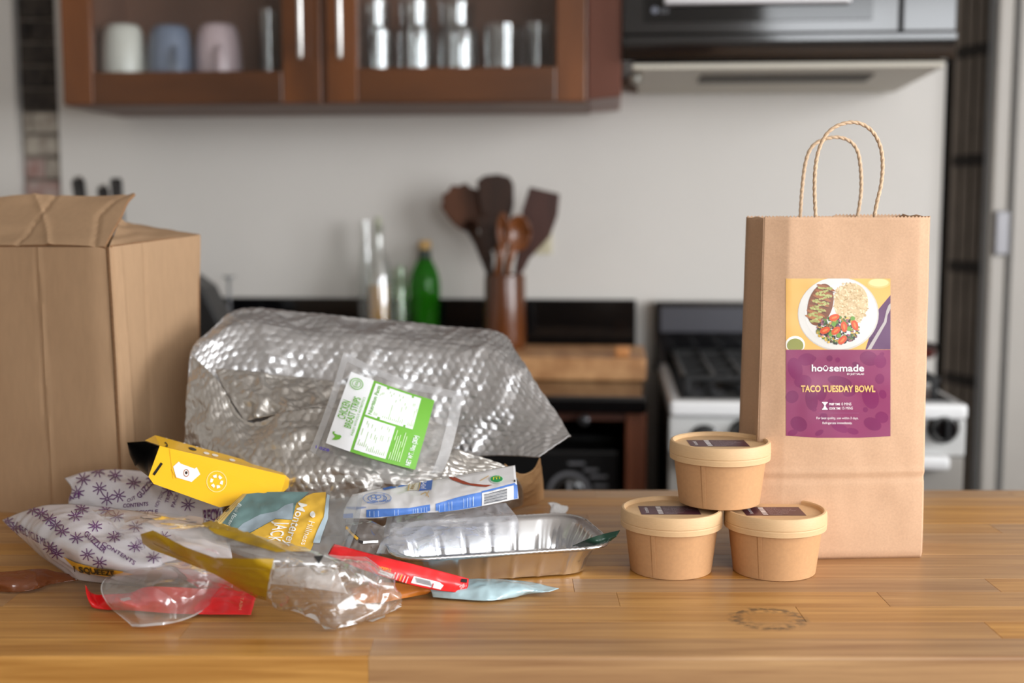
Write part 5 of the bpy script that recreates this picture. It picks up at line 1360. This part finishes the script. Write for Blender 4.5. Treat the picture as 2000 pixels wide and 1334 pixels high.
ink.poly([(612,1088),(632,1086),(622,1102)], (26, 26, 24), sub=5); ink.up()
ink.line((300,1060),(380,1098),.8,(214,184,90)); ink.line((430,1104),(520,1110),.8,(214,184,90))
ink.put('olive_bands', onto(bv_), ob, lift=.0008, base=None)
o_, bv_, A_ = soft('crumpled_end', ctrl([
 [(530,1092,.052),(600,1096,.058),(670,1094,.056),(735,1108,.044),(762,1130,.03)],
 [(524,1125,.046),(600,1128,.054),(680,1130,.052),(745,1138,.036),(775,1150,.024)],
 [(520,1160,.030),(595,1165,.036),(680,1170,.032),(745,1170,.022),(782,1172,.012)],
 [(540,1180,.010),(600,1205,.008),(655,1226,.002),(720,1210,.002),(786,1186,.002)]], 'Z'), film('crinkled_clear_end', tint=(.96, .955, .95), haze=.06, hazecol=(.8, .78, .76), gl=.9, rough=.06), ob, nu=150, nv=120, amp=.009, freq=24, seed=105, fade=.02)
m_pale0 = film('pale_film_edge', tint=(.85, .85, .85), haze=.5, hazecol=(.9, .9, .9), gl=1.2, rough=.15)  # paler film for strips added so the bag's edges look bright
strip_between(A_, 0, 120, 0, 3, 'edge_strip', m_pale0, ob, .0005); strip_between(A_, 117, 120, 0, 150, 'edge_strip', m_pale0, ob, .0005)
C = ctrl([[(536,1112,.040),(600,1108,.044),(660,1112,.040)],[(532,1126,.036),(600,1126,.040),(668,1136,.034)],[(528,1140,.030),(600,1148,.030),(680,1160,.022)]], 'Z')
o_, bv_, A_ = soft('white_insert', C, mat('white_paper_insert', (226, 222, 220), rough=.6), ob, nu=30, nv=20, amp=.001, freq=30, seed=111, solid=.0004)
hb_ = thing('hazy_clear_bag', 'hazy grey clear plastic bag lying over the torn red sachet', 'bag', PZ(320, 1200, 0))
C = ctrl([
 [(226,1116,.036),(262,1102,.042),(312,1088,.046),(380,1088,.042),(470,1100,.034)],
 [(198,1142,.030),(248,1134,.036),(310,1126,.040),(385,1124,.038),(468,1120,.030)],
 [(208,1176,.018),(258,1174,.024),(320,1166,.028),(390,1160,.024),(455,1140,.020)],
 [(258,1224,.002),(285,1224,.003),(330,1218,.004),(385,1200,.004),(440,1156,.008)]], 'Z')
o_, bv_, A_ = soft('film', C, film('hazy_bag_film', tint=(.92, .91, .90), haze=.17, hazecol=(.66, .63, .60), gl=.85, rough=.1), hb_, nu=90, nv=70, amp=.0034, freq=18, seed=121, fade=.04)
m_pale = film('pale_film_border', tint=(.85, .85, .85), haze=.4, hazecol=(.85, .84, .83), gl=1.0, rough=.15)  # paler strips added here too, brightening the film edge by colour
strip_between(A_, 67, 70, 0, 90, 'pale_edge', m_pale, hb_, .0004); strip_between(A_, 0, 70, 0, 2, 'pale_edge', m_pale, hb_, .0004)

for o in bpy.data.objects:
    if '_w' in o: del o['_w']
